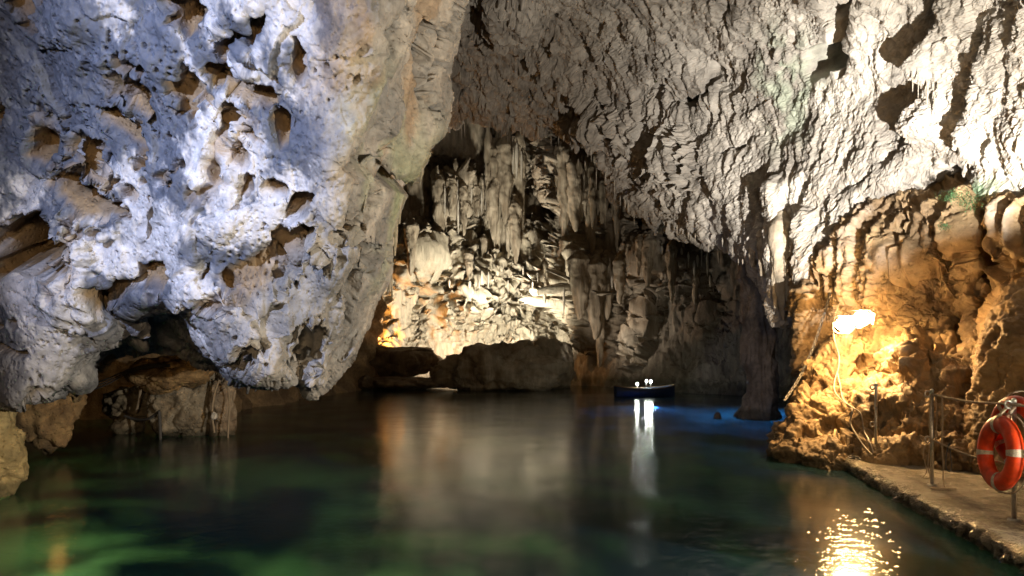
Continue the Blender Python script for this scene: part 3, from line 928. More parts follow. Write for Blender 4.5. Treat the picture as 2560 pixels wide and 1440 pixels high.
# ------------------------------------------------------------------ water and bed
def build_water():
    m, nt, out = new_mat('emerald_water')
    N, L = nt.nodes.new, nt.links.new
    geo = N('ShaderNodeNewGeometry')
    n1 = N('ShaderNodeTexNoise')
    n1.inputs['Scale'].default_value = 5.0
    n1.inputs['Detail'].default_value = 3
    L(geo.outputs['Position'], n1.inputs['Vector'])
    n2 = N('ShaderNodeTexNoise')
    n2.inputs['Scale'].default_value = 0.9
    n2.inputs['Detail'].default_value = 2
    L(geo.outputs['Position'], n2.inputs['Vector'])
    b1 = N('ShaderNodeBump')
    b1.inputs['Strength'].default_value = 1.0
    b1.inputs['Distance'].default_value = 0.03
    L(n1.outputs['Fac'], b1.inputs['Height'])
    b2 = N('ShaderNodeBump')
    b2.inputs['Strength'].default_value = 1.0
    b2.inputs['Distance'].default_value = 0.012
    L(n2.outputs['Fac'], b2.inputs['Height'])
    fres = N('ShaderNodeFresnel')
    fres.inputs['IOR'].default_value = 1.333
    g_soft = N('ShaderNodeBsdfGlossy')
    g_soft.inputs['Roughness'].default_value = 0.135
    L(b2.outputs[0], g_soft.inputs['Normal'])
    g_sharp = N('ShaderNodeBsdfGlossy')
    g_sharp.inputs['Roughness'].default_value = 0.03
    L(b1.outputs[0], g_sharp.inputs['Normal'])
    gm = N('ShaderNodeMixShader')
    gm.inputs[0].default_value = 0.33
    L(g_soft.outputs[0], gm.inputs[1])
    L(g_sharp.outputs[0], gm.inputs[2])
    tr = N('ShaderNodeBsdfRefraction')
    tr.inputs['IOR'].default_value = 1.333
    tr.inputs['Roughness'].default_value = 0.22
    tr.inputs[0].default_value = (0.45, 0.75, 0.62, 1)
    df = N('ShaderNodeBsdfDiffuse')
    df.inputs[0].default_value = (0.012, 0.048, 0.072, 1)
    tm = N('ShaderNodeMixShader')
    tm.inputs[0].default_value = 0.4
    L(tr.outputs[0], tm.inputs[1])
    L(df.outputs[0], tm.inputs[2])
    fm = N('ShaderNodeMixShader')
    L(fres.outputs[0], fm.inputs[0])
    L(tm.outputs[0], fm.inputs[1])
    L(gm.outputs[0], fm.inputs[2])
    L(fm.outputs[0], out.inputs[0])
    V = np.array([(-45, -25, 0), (45, -25, 0), (45, 60, 0), (-45, 60, 0)], float)
    struct(add('water', raw_mesh('water', V, np.array([[0, 1, 2, 3]])), m))
    # bed: uneven rock with pale sand, rising in places
    nx, ny = 200, 200
    X, Y = np.meshgrid(np.linspace(-14, 14, nx), np.linspace(-4, 36, ny))
    p = np.stack([X.ravel(), Y.ravel(), np.zeros(nx * ny)], 1)
    z = -3.2 + 0.7 * fbm(p * 0.35, 3, 801) + 0.18 * crag(p, 0.8, 805) + 0.1 * fbm(p * 3, 2, 807)
    near = 1 - sstep(5.0, 11.0, Y.ravel())
    z = z + 1.2 * near
    p[:, 2] = np.minimum(z, -0.6)
    t = np.clip(0.5 + fbm(p * 0.8, 3, 811), 0, 1)
    c = mix(np.array([[0.46, 0.48, 0.30]]), np.array([[0.2, 0.25, 0.15]]), t)
    struct(add('seabed', raw_mesh('seabed', p, grid_quads(ny, nx), c), M_LEFT))


build_water()


# ------------------------------------------------------------------ recess behind the left arch
def build_recess():
    rows = []
    for py, dd in ((560, -2.0), (700, -0.5), (820, 0.5), (900, 0.3), (980, 0.0), (1060, -0.6), (1130, -1.0)):
        rows.append([(x, py, d + dd) for x, d in ((-700, 14), (-300, 16), (0, 18), (200, 19.5), (400, 20.5), (560, 21.5), (700, 26), (860, 33), (960, 38))])

    def big(p, n):
        return 0.5 * fbm(p * 0.5, 3, 901) + 0.3 * crag(p, 0.8, 905)

    def fine(p, n):
        return 0.1 * crag(p, 2.4, 911) + 0.04 * fbm(p * 6, 3, 915)
    V, Q, n = sheet(rows, 240, 120, [big, fine], flip=True)
    t = np.clip(0.5 + fbm(V * 0.8, 4, 921), 0, 1)
    c = mix(np.array([[0.34, 0.24, 0.13]]), np.array([[0.16, 0.11, 0.065]]), t)
    struct(add('cave_wall_recess', raw_mesh('cave_wall_recess', V, Q, c), M_LEFT))


build_recess()

# ------------------------------------------------------------------ boulders, ledges, columns
BROWN, DBROWN = (0.40, 0.33, 0.22), (0.22, 0.17, 0.11)
o = blob('boulder', P(470, 1012, 15.9), (0.86, 0.8, 1.0), 160, 110, 0.16, 31, (0.46, 0.40, 0.30), (0.28, 0.23, 0.16))
tag(o, 'large pale round boulder rising from the water under the left arch', 'boulder', 'boulders under the arch')
o = blob('boulder', P(556, 1020, 15.7), (0.3, 0.4, 0.95), 110, 90, 0.18, 37, (0.46, 0.38, 0.28), (0.26, 0.2, 0.14))
tag(o, 'narrow upright boulder draped with ropes under the left arch', 'boulder', 'boulders under the arch')
o = blob('boulder', P(325, 1012, 16.6), (0.6, 0.6, 0.45), 110, 80, 0.2, 41, BROWN, DBROWN)
tag(o, 'dark flat boulder with a chain beneath it, left of the pale boulder', 'boulder', 'boulders under the arch')
o = blob('boulder', P(318, 1068, 16.2), (0.34, 0.4, 0.3), 90, 60, 0.16, 43, BROWN, DBROWN)
tag(o, 'small low boulder at the water line beneath the dark flat one', 'boulder', 'boulders under the arch')
o = blob('rock_pillar', P(-42, 1125, 8.9), (0.40, 0.45, 0.95), 170, 180, 0.2, 47, (0.58, 0.44, 0.20), (0.36, 0.28, 0.13))  # warm lamplight put into the ochre base colour
tag(o, 'yellow lit rock pillar at the left edge standing in the water', 'rock')
for q, (px, py, D, rx, rz, sd, lab) in enumerate([
        (430, 935, 14.5, 0.75, 0.35, 51, 'brown knob of rock hanging in the dark gap of the left arch'),
        (200, 935, 10.6, 0.24, 0.45, 53, 'brown rock tongue hanging at the left side of the arch'),
        (240, 870, 10.2, 0.26, 0.34, 55, 'orange edged rock tongue hanging in the middle of the arch'),
        (120, 1010, 12.5, 0.6, 0.9, 59, 'dark rock standing in the water behind the left pillar')]):
    o = blob('hanging_rock' if q < 3 else 'boulder', P(px, py, D), (rx, rx * 0.9, rz), 110, 90, 0.2, sd, (0.42, 0.29, 0.14), (0.22, 0.15, 0.08))
    tag(o, lab, 'rock')

o = blob('boulder', P(1255, 925, 35.8), (2.9, 1.5, 1.3), 190, 120, 0.24, 61, (0.50, 0.44, 0.35), (0.28, 0.24, 0.18), M_BACK, flute=0.06)
tag(o, 'wide dark boulder on the far shore below the bright flowstone', 'boulder', 'rocks on the far shore')
o = blob('boulder', P(1365, 925, 38.0), (1.5, 1.3, 1.7), 110, 90, 0.13, 63, (0.36, 0.32, 0.25), (0.2, 0.17, 0.13), M_BACK, flute=0.05)
tag(o, 'grey mound beside the wide dark boulder on the far shore', 'boulder', 'rocks on the far shore')
o = blob('ledge', P(985, 905, 38.4), (2.7, 1.6, 0.85), 150, 90, 0.16, 65, (0.26, 0.2, 0.13), (0.12, 0.09, 0.06), M_BACK)
tag(o, 'dark rock ledge below the orange niche on the far shore', 'rock', 'rocks on the far shore')
o = blob('shore_rock', P(1010, 958, 36.5), (3.0, 1.8, 0.32), 150, 70, 0.18, 67, (0.26, 0.2, 0.13), (0.13, 0.1, 0.07), M_BACK)
tag(o, 'low flat rock shelf at the far water edge', 'rock', 'rocks on the far shore')
o = blob('boulder', P(1112, 935, 37.2), (0.75, 0.7, 0.6), 80, 60, 0.14, 69, (0.34, 0.27, 0.17), (0.2, 0.15, 0.1), M_BACK)
tag(o, 'small brown boulder between the ledge and the wide boulder', 'boulder', 'rocks on the far shore')
o = blob('boulder', P(915, 958, 35.5), (0.45, 0.45, 0.42), 70, 50, 0.14, 71, (0.24, 0.19, 0.13), (0.13, 0.1, 0.07), M_BACK)
tag(o, 'small dark round boulder at the far water edge beside the hanging wall', 'boulder', 'rocks on the far shore')

me = dripstone_mesh('stone_column', P(1902, 560, 20.2), (P(1898, 1045, 19.9)[0], 19.9, -0.5), 0.5, 0.4, 110, 260, 81, 0.26, 0.22, (0.34, 0.28, 0.21), (0.17, 0.135, 0.10),
                    bulge=[(0, 0.66), (0.12, 0.5), (0.22, 0.45), (0.26, 0.48), (0.3, 0.42), (0.42, 0.4), (0.46, 0.44), (0.5, 0.38), (0.62, 0.37), (0.66, 0.41), (0.7, 0.36), (0.80, 0.35), (0.84, 0.40), (0.88, 0.42), (0.91, 0.5), (0.95, 0.48), (1, 0.42)])
tag(add('stone_column', me, M_RIGHT), 'dark fluted stone column standing in the water beside the blue glow', 'rock column')
me = dripstone_mesh('stalagmite', P(1794, 1030, 19.9), (P(1794, 1030, 19.9)[0], 19.9, -0.3), 0.1, 0.1, 24, 24, 83, 0.12, 0.08, (0.2, 0.16, 0.12), (0.12, 0.1, 0.07),
                    bulge=[(0, 0.03), (0.08, 0.075), (0.3, 0.1), (1, 0.12)])
tag(add('stalagmite', me, M_BACK), 'small dark stump of stone poking out of the water left of the column', 'stalagmite')

# hanging drips of the vault's lowest tip
for k, (px, y0, y1, D, rp) in enumerate([(1905, 600, 690, 17.4, 13), (1926, 590, 735, 17.0, 17), (1956, 560, 800, 16.3, 34), (1990, 580, 725, 15.9, 18), (2020, 590, 715, 15.6, 13),
                                         (2046, 580, 785, 15.2, 19), (2078, 590, 695, 14.9, 12), (1880, 620, 668, 18.3, 11), (1943, 600, 770, 16.4, 16), (1972, 590, 775, 16.1, 17)]):
    D -= 0.3
    me = dripstone_mesh('stalactite', P(px, y0 - 30, D + 0.5), P(px + random.uniform(-6, 6), y1, D), rp / F * D, 0.02, 28, 70, 200 + k, 0.22, 0.14, (0.60, 0.53, 0.42), (0.36, 0.30, 0.22))
    add('stalactite', me, M_VAULT, vault)
# drips on the far edge of the left wall
for k, (px, y0, y1, D, rp) in enumerate([(985, 470, 640, 9.9, 14), (972, 560, 730, 9.8, 12), (960, 640, 725, 9.7, 8), (945, 660, 720, 9.6, 6), (996, 480, 560, 9.9, 9),
                                         (1050, 400, 450, 9.8, 10), (930, 690, 760, 9.5, 6), (978, 640, 745, 9.9, 4), (967, 640, 735, 9.9, 3)]):
    me = dripstone_mesh('stalactite', P(px, y0, D), P(px + 2, y1, D), rp / F * D, 0.008, 20, 50, 240 + k, 0.3, 0.12, (0.55, 0.47, 0.36), (0.36, 0.33, 0.22))
    add('stalactite', me, M_LEFT, left)
# draperies of the far chamber
for k, (px, y0, y1, rp, g) in enumerate([(1100, 440, 640, 22, 1.2), (1130, 450, 540, 16, 1.2), (1160, 465, 590, 14, 1.4), (1190, 470, 540, 12, 1.4), (1235, 360, 600, 26, 0.9), (1265, 350, 560, 26, 0.9),
                                         (1300, 320, 620, 18, 1.0), (1285, 500, 660, 22, 0.6), (1410, 360, 600, 26, 0.6), (1440, 400, 580, 30, 0.8), (1475, 400, 640, 26, 0.9), (1510, 420, 560, 24, 0.9),
                                         (1540, 480, 630, 12, 1.2), (1450, 640, 800, 34, 0.8), (1490, 650, 850, 34, 0.8), (1520, 640, 800, 28, 0.8), (1500, 780, 920, 16, 0.6), (1170, 640, 700, 14, 0.3),
                                         (1030, 560, 690, 20, 0.8), (1210, 600, 660, 10, 0.4), (1360, 660, 760, 12, 0.3), (1620, 600, 720, 20, 0.5), (1680, 610, 760, 16, 0.5), (1600, 600, 690, 14, 0.5), (1740, 640, 760, 14, 0.5)]):
    D = surf('back', px, (y0 + y1) / 2) - g * 0.35
    me = dripstone_mesh('stalactite', P(px, y0 - 14, D + 0.4), P(px + random.uniform(-4, 4), y1, D), 0.72 * rp / F * D, 0.012, 30, 80, 280 + k, 0.28, 0.3, (0.46, 0.39, 0.29), (0.25, 0.2, 0.14), power=0.5)
    add('stalactite', me, M_BACK, back)

# curtains of thin pipes hanging side by side in the far chamber: five shared meshes
pipes = []
for k in range(5):
    me = dripstone_mesh('pipe', (0, 0, 0), (0, 0, -1), 0.06, 0.006, 10, 26, 400 + k, 0.3, 0.3, (0.50, 0.43, 0.33), (0.28, 0.23, 0.16), power=0.62)
    me.materials.append(M_BACK)
    pipes.append(me)
rp_ = random.Random(12)
for (x0, x1, y0, ln, n) in [(1082, 1112, 455, 170, 4), (1112, 1212, 465, 80, 10), (1216, 1312, 362, 210, 12), (1220, 1300, 520, 120, 7), (1388, 1442, 375, 190, 7), (1440, 1545, 415, 140, 11),
                            (1400, 1555, 640, 110, 9)]:
    for k in range(n):
        px = x0 + (x1 - x0) * (k + rp_.uniform(0.2, 0.8)) / n
        py = y0 + rp_.gauss(0, 20)
        le = ln * rp_.uniform(0.45, 1.15)
        D = min(surf('back', px, py + 8), surf('back', px, py + le * 0.5)) + 0.38
        o = bpy.data.objects.new('stalactite_pipe', pipes[rp_.randrange(5)])
        COL.objects.link(o)
        o.parent = back
        o.location = P(px, py - 16, D)
        w = (x1 - x0) / n / F * D / 0.12 * rp_.uniform(1.0, 2.2)
        o.scale = (w, w, (le + 16) / F * D)
        o.rotation_euler = (0, 0, rp_.uniform(0, 6))

# thin straws: one shared mesh
straw = dripstone_mesh('straw', (0, 0, 0), (0, 0, -1), 1.0, 0.15, 6, 5, 3, 0.0, 0.0, (0.66, 0.6, 0.5), (0.5, 0.44, 0.35), power=0.6)
straw.materials.append(M_BACK)


def straws(key, parent, spans, seed):
    rs = random.Random(seed)
    for (x0, y0, x1, y1, n, lmin, lmax, w) in spans:
        for k in range(n):
            t = (k + rs.random()) / n
            if rs.random() < 0.45:
                continue
            px, py = x0 + (x1 - x0) * t, y0 + (y1 - y0) * t + rs.gauss(0, 16)
            D = surf(key, px, py) - 0.05
            o = bpy.data.objects.new('stalactite_straw', straw)
            COL.objects.link(o)
            o.parent = parent
            r = w * rs.uniform(0.6, 1.3) / F * D
            o.location = P(px, py - 4, D)
            o.scale = (r, r, (lmin + (lmax - lmin) * rs.random() ** 2.2) / F * D)


straws('back', back, [(1085, 455, 1215, 475, 22, 30, 90, 4), (1220, 372, 1310, 365, 14, 40, 110, 5), (1385, 385, 1545, 440, 20, 30, 100, 5), (1395, 690, 1540, 700, 16, 30, 90, 5),
                      (1600, 600, 1800, 640, 24, 30, 110, 4), (1120, 690, 1380, 680, 22, 20, 60, 4), (1010, 560, 1080, 520, 8, 20, 60, 4)], 5)
straws('vault', vault, [(1140, 310, 1420, 345, 30, 15, 60, 2.2), (1430, 370, 1640, 545, 22, 15, 60, 2.2), (1660, 570, 1900, 650, 22, 12, 45, 2.2), (1140, 190, 1290, 260, 12, 20, 70, 2.0), (2270, 170, 2350, 230, 8, 30, 90, 3)], 6)


# ------------------------------------------------------------------ quay
QZ = 0.20


def build_quay():
    edge = smooth_path([(5.75, 12.6, 0), (5.36, 11.1, 0), (5.0, 9.3, 0), (4.66, 7.6, 0), (4.32, 5.76, 0), (3.9, 3.5, 0), (3.45, 1.2, 0)], 300)
    prof = [(0.10, -1.2), (0.05, -0.6), (0.02, -0.2), (0.0, 0.0), (-0.01, 0.06), (-0.01, 0.12), (0.005, 0.165), (0.04, 0.195), (0.1, 0.2)] + [(0.1 + 0.06 * k, 0.2) for k in range(1, 20)] + [(1.3 + 0.35 * k, 0.2) for k in range(14)]
    prof = np.array(prof)
    tt = np.linspace(0, len(prof) - 1, 130)
    pr = np.stack([np.interp(tt, np.arange(len(prof)), prof[:, 0]), np.interp(tt, np.arange(len(prof)), prof[:, 1])], 1)
    E = np.array(edge)
    V = np.zeros((len(E), len(pr), 3))
    V[:, :, 0] = E[:, None, 0] + pr[None, :, 0]
    V[:, :, 1] = E[:, None, 1]
    V[:, :, 2] = pr[None, :, 1]
    V = V.reshape(-1, 3)
    e = np.repeat(np.clip(1 - np.abs(pr[:, 0] - 0.0) / 0.22, 0, 1)[None], len(E), 0).ravel()
    d = 0.035 * crag(V, 3.2, 1001) + 0.03 * facet(V, 9, 1003)
    V[:, 0] += d * e * 1.3
    V[:, 2] += d * e * 0.5 + 0.006 * fbm(V * 3, 3, 1005) + 0.006 * crag(V, 14, 1009) * (1 - 0.5 * e)
    t = np.clip(0.5 + fbm(V * 1.6, 5, 1011, 0.6), 0, 1)
    c = mix(np.array([[0.50, 0.44, 0.34]]), np.array([[0.24, 0.205, 0.155]]), t)
    wet = (1 - sstep(0.03, 0.15, V[:, 2] + 0.06 * fbm(V * 4, 2, 1013)))
    c = mix(c, np.array([[0.10, 0.085, 0.06]]), 0.8 * wet)
    m = rock_mat('wet_concrete', 34, 1.0, 0.05, 0.2, 0.6, 24, 0.8)
    o = add('quay', raw_mesh('quay', V, grid_quads(len(E), len(pr)), c), m)
    o['kind'] = 'structure'
    return o


build_quay()


def xy_quay(px, py):
    D = F * (H - QZ) / (py - HY)
    return ((px - CX) / F * D, D)


# posts
def make_post(label, x, y, proto=None):
    if proto is None:
        root = empty('railing_post', (x, y, QZ), label, 'post', 'steel posts along the quay edge')
        root.scale = (1.0, 1.0, 1.09)

        def pole(bm):
            bmesh.ops.create_cone(bm, cap_ends=True, segments=16, radius1=0.021, radius2=0.021, depth=1.1, matrix=Matrix.Translation((0, 0, 0.54)))
        add('pole', bm_mesh('pole', pole, True), M_STEEL, root)

        def cap(bm):
            bmesh.ops.create_uvsphere(bm, u_segments=14, v_segments=8, radius=0.026, matrix=Matrix.Translation((0, 0, 1.09)))
        add('cap', bm_mesh('cap', cap, True), M_STEEL, root)
        for z in (1.055, 0.53):
            ring = [(-0.055 + 0.034 * math.cos(a), 0, z + 0.034 * math.sin(a)) for a in np.linspace(0, 2 * math.pi, 16, endpoint=False)]
            add('eye_ring', tube_mesh('eye_ring', ring, 0.010, 8, True), M_STEEL, root)

        def foot(bm):
            bmesh.ops.create_cone(bm, cap_ends=True, segments=20, radius1=0.06, radius2=0.052, depth=0.016, matrix=Matrix.Translation((0, 0, 0.006)))
        add('foot_plate', bm_mesh('foot_plate', foot), M_STEEL, root)
        return root
    r = proto.copy()
    COL.objects.link(r)
    r.location = (x, y, QZ)
    r['label'] = label
    for ch in proto.children:
        c = ch.copy()
        COL.objects.link(c)
        c.parent = r
    return r


p1, p2, p3 = xy_quay(2190, 1154), xy_quay(2330, 1213), xy_quay(2535, 1300)
post = make_post('bare steel post at the far end of the quay beside the lamp cables', *p1)
make_post('steel post wrapped with hanging ropes in the middle of the railing', *p2, proto=post)
make_post('steel post carrying the orange lifebuoys at the near end', *p3, proto=post)


def rope(name, pts, r, label, cat='rope', mat=None, group=None, n=60):
    o = add(name, tube_mesh(name, smooth_path(pts, n), r, 8, False, 0.16), mat or M_ROPE)
    tag(o, label, cat, group)
    return o


a2, a3 = Vector((*p2, QZ + 1.15)), Vector((*p3, QZ + 1.15))
ext = a3 + (a3 - a2) * 0.9
rope('rope', [a2 + Vector((0.0, 0.03, 0.0)), a2 * 0.5 + a3 * 0.5 + Vector((0, 0, -0.03)), a3 + Vector((-0.03, 0, 0.0)), ext], 0.012, 'upper rope of the railing between the middle and near posts', group='railing ropes')
b2, b3 = Vector((*p2, QZ + 0.58)), Vector((*p3, QZ + 0.55))
rope('rope', [b2 + Vector((0.0, 0.03, 0.0)), b2 * 0.5 + b3 * 0.5 + Vector((0, 0, -0.05)), b3 + Vector((-0.03, 0, 0)), b3 + (b3 - b2) * 0.9], 0.011, 'lower rope of the railing running behind the lifebuoys', group='railing ropes')
# coil wrapped down the middle post and loose loops
o = rope('rope', [(p2[0] - 0.035, p2[1] - 0.03, QZ + 1.15), (p2[0] - 0.05, p2[1] - 0.03, QZ + 0.85), (p2[0] - 0.04, p2[1] - 0.03, QZ + 0.62), (p2[0] - 0.03, p2[1] - 0.03, QZ + 0.53)], 0.008, 'rope end hanging along the water side of the middle post', group='loose ropes on the railing')
o = rope('rope', [(p2[0] + 0.03, p2[1] - 0.02, QZ + 1.15), (p2[0] + 0.045, p2[1] - 0.02, QZ + 0.95), (p2[0] + 0.05, p2[1] - 0.02, QZ + 0.8), (p2[0] + 0.03, p2[1] - 0.02, QZ + 0.55)], 0.007, 'rope end hanging along the wall side of the middle post', group='loose ropes on the railing')
rope('rope', [(p2[0] - 0.06, p2[1], QZ + 0.55), (p2[0] - 0.11, p2[1], QZ + 0.40), (p2[0] - 0.07, p2[1], QZ + 0.18), (p2[0] - 0.115, p2[1], QZ + 0.10), (p2[0] - 0.03, p2[1], QZ + 0.10), (p2[0] - 0.05, p2[1], QZ + 0.25), (p2[0] - 0.03, p2[1], QZ + 0.53)], 0.006,
     'thin rope loop hanging on the water side of the middle post', group='loose ropes on the railing')
dx = (a3 - a2).normalized()
h0 = a2 + dx * 0.28
rope('rope', [h0 + Vector((0, 0, 0.01)), h0 + Vector((0.005, 0, -0.3)), h0 + Vector((-0.004, 0, -0.55)), h0 + Vector((0.012, 0, -0.8)), (h0.x + 0.02, h0.y, QZ + 0.06), (h0.x + 0.06, h0.y - 0.02, QZ + 0.02), (h0.x - 0.08, h0.y - 0.08, QZ + 0.018), (h0.x - 0.14, h0.y, QZ + 0.02), (h0.x + 0.14, h0.y - 0.05, QZ + 0.018)], 0.010,
     'rope hanging straight from the upper rope with its end curled on the quay', group='loose ropes on the railing')
h1 = b2 + dx * 0.45
rope('rope', [h1, h1 + Vector((-0.03, 0, -0.15)), h1 + Vector((-0.035, 0, -0.27)), h1 + Vector((0.005, 0, -0.33)), h1 + Vector((0.035, 0, -0.27)), h1 + Vector((0.02, 0, -0.12)), h1 + Vector((0.01, 0, 0.01))], 0.006,
     'small dark rope loop hanging from the lower rope', group='loose ropes on the railing', mat=M_DARKROPE)


# lifebuoys
def make_buoy(R=0.262, r=0.082):
    root = empty('lifebuoy', (0, 0, 0), 'x', 'lifebuoy', 'orange lifebuoys on the railing')

    def torus(rr, a0, a1, na, nb, sq=1.0):
        V, Q = [], []
        full = abs(a1 - a0) > 6.28
        m = na if full else na + 1
        for i in range(m):
            a = a0 + (a1 - a0) * i / na
            for k in range(nb):
                b = 2 * math.pi * k / nb
                rad = R + rr * math.cos(b)
                V.append((rad * math.cos(a), rr * 0.78 * math.sin(b), rad * math.sin(a)))
        for i in range(na):
            for k in range(nb):
                i2 = (i + 1) % m
                Q.append((i * nb + k, i2 * nb + k, i2 * nb + (k + 1) % nb, i * nb + (k + 1) % nb))
        return raw_mesh('buoy', np.array(V), np.array(Q))
    me = torus(r, 0, 2 * math.pi, 96, 28)
    add('ring', me, M_ORANGE, root)
    for k in range(4):
        a = math.pi / 4 * 0 + k * math.pi / 2 + 0.12
        add('tape_band', torus(r + 0.003, a - 0.10, a + 0.10, 8, 28), M_TAPE, root)
    pts = []
    for k in range(120):
        a = 2 * math.pi * k / 120
        q = abs(math.sin(2 * (a - 0.12)))
        rad = R + r + 0.012 + 0.03 * q
        pts.append((rad * math.cos(a), -0.02 - 0.03 * q, rad * math.sin(a)))
    add('grab_line', tube_mesh('grab_line', pts, 0.008, 8, True, 0.15), M_ROPE, root)
    return root


def copy_tree(o):
    c = o.copy()
    COL.objects.link(c)
    for ch in o.children:
        k = ch.copy()
        COL.objects.link(k)
        k.parent = c
    return c


buoy = make_buoy()
ang = math.atan2(a3.y - a2.y, a3.x - a2.x)          # along the rail
buoy.scale = (1.09, 1.09, 1.09)
buoy.location = (p3[0] - 0.10, p3[1] + 0.06, QZ + 0.66)
buoy.rotation_euler = (math.radians(3), math.radians(14), ang + math.pi)
buoy['label'] = 'orange lifebuoy nearest the water hanging in front of the post'
b_2 = copy_tree(buoy)
b_2.location = (p3[0] + 0.12, p3[1] + 0.10, QZ + 0.86)
b_2.rotation_euler = (math.radians(-5), math.radians(38), ang + math.pi + 0.1)
b_2['label'] = 'orange lifebuoy behind the front one on the quay side of the railing'
kn = Vector((p3[0], p3[1], QZ + 1.12))
rope('rope', [kn + Vector((0.10, -0.05, -0.02)), kn + Vector((0.0, 0, 0.04)), kn + Vector((-0.08, 0.03, -0.03)), kn + Vector((-0.12, 0.05, -0.12)), kn + Vector((-0.06, 0.06, -0.16)), kn + Vector((-0.04, 0.0, -0.05)), kn + Vector((0.03, -0.03, 0.03)), kn + Vector((0.16, -0.1, -0.06))], 0.016,
     'thick rope knot tying the lifebuoys to the near post')


# ------------------------------------------------------------------ warm lamps on the outcrop
M_WARM = glow_mat('warm_bulb', (1.0, 0.60, 0.24), 680.0)


def make_flood(loc, yaw, pitch, label, glow, s=1.0):
    root = empty('floodlight', loc, label, 'lamp', 'warm lamps on the outcrop')
    root.rotation_euler = (pitch, 0, yaw)

    def box(bm):
        g = bmesh.ops.create_cube(bm, size=1.0, matrix=Matrix.Translation((0, 0.07, 0)) @ Matrix.Diagonal((0.17 * s, 0.10, 0.14 * s, 1)))
        bmesh.ops.bevel(bm, geom=bm.edges[:], offset=0.015, segments=2, affect='EDGES')
    add('housing', bm_mesh('housing', box), M_HOUSING, root)

    def lens(bm):
        bmesh.ops.create_uvsphere(bm, u_segments=24, v_segments=12, radius=0.15 * s, matrix=Matrix.Translation((0, -0.05, 0)) @ Matrix.Diagonal((1.0, 0.7, 0.9, 1)))
    add('lens', bm_mesh('lens', lens, True), glow, root)
    def top_blocker(bm):  # plate added to keep the lamp's light off the upper wall
        bmesh.ops.create_cube(bm, size=1.0, matrix=Matrix.Translation((0, -0.05, 0.15 * s)) @ Matrix.Rotation(math.radians(-14), 4, 'X') @ Matrix.Diagonal((0.28 * s, 0.28, 0.008, 1)))
    add('top_blocker', bm_mesh('top_blocker', top_blocker), M_HOUSING, root)
    def side_plate(bm):  # plate added to cut the light spilling sideways
        bmesh.ops.create_cube(bm, size=1.0, matrix=Matrix.Translation((0.18 * s, -0.06, 0.02)) @ Matrix.Rotation(math.radians(-14), 4, 'Z') @ Matrix.Diagonal((0.01, 0.26, 0.2 * s, 1)))
    add('side_blocker', bm_mesh('side_blocker', side_plate), M_HOUSING, root)
    br = [(-0.17 * s, 0.07, 0), (-0.17 * s, 0.07, -0.12), (-0.1, 0.07, -0.2), (0.1, 0.07, -0.2), (0.17 * s, 0.07, -0.12), (0.17 * s, 0.07, 0)]
    add('bracket', tube_mesh('bracket', br, 0.012, 8), M_IRON, root)
    return root


d1 = 12.0
make_flood(P(2112, 808, d1), math.radians(-14), math.radians(16), 'lit warm floodlight on the outcrop nearest the chain', M_WARM)
make_flood(P(2150, 795, d1 + 0.15), math.radians(6), math.radians(16), 'lit warm floodlight on the outcrop nearest the brown wall', M_WARM)


def on_rock(px, py, off=0.04):
    D = min(surf('outcrop', px, py), surf('right', px, py))
    return P(px, py, D - off)


def cable(pxs, r, label):
    pts = [on_rock(*q) for q in pxs]
    o = add('cable', tube_mesh('cable', smooth_path(pts, 90), r, 8), M_CABLE)
    tag(o, label, 'cable', 'lamp cables')


cable([(2098, 760), (2088, 790), (2084, 830), (2090, 862), (2098, 890), (2096, 920), (2086, 955), (2088, 980), (2108, 1005), (2130, 1022), (2126, 1055), (2140, 1085), (2160, 1115), (2180, 1136)], 0.012, 'pale cable falling from the lamps to the foot of the bare post')
cable([(2093, 930), (2100, 960), (2104, 985), (2112, 1004), (2134, 1020), (2152, 1035), (2160, 1075), (2172, 1100), (2183, 1130)], 0.011, 'second pale cable branching right below the lamps')

# chain beside the lamps
croot = empty('chain', P(2075, 735, 13.9), 'steel chain hanging slantwise from the vault tip to the water', 'chain')
A, B = Vector(P(2076, 733, 14.1)), Vector(P(1962, 1000, 12.8))
lk = []
for k in range(16):
    a = 2 * math.pi * k / 16
    lk.append((0.024 * math.cos(a), 0, 0.040 * math.sin(a) + (0.014 if math.sin(a) > 0 else -0.014)))
link = tube_mesh('chain_link', lk, 0.011, 6, True)
link.materials.append(M_IRON)
nl = int((B - A).length / 0.082)
for k in range(nl):
    t = (k + 0.5) / nl
    p = A.lerp(B, t) + Vector((0, 0, -0.28 * math.sin(math.pi * t)))
    t2 = min(t + 0.02, 1)
    d = (A.lerp(B, t2) + Vector((0, 0, -0.28 * math.sin(math.pi * t2)))) - p
    o = bpy.data.objects.new('chain_link', link)
    COL.objects.link(o)
    o.parent = croot
    q = d.to_track_quat('Z', 'Y') @ Matrix.Rotation(math.pi / 2 * (k % 2) + 0.3, 3, 'Z').to_quaternion()
    o.rotation_mode = 'QUATERNION'
    o.rotation_quaternion = q
    o.location = p - Vector(croot.location)

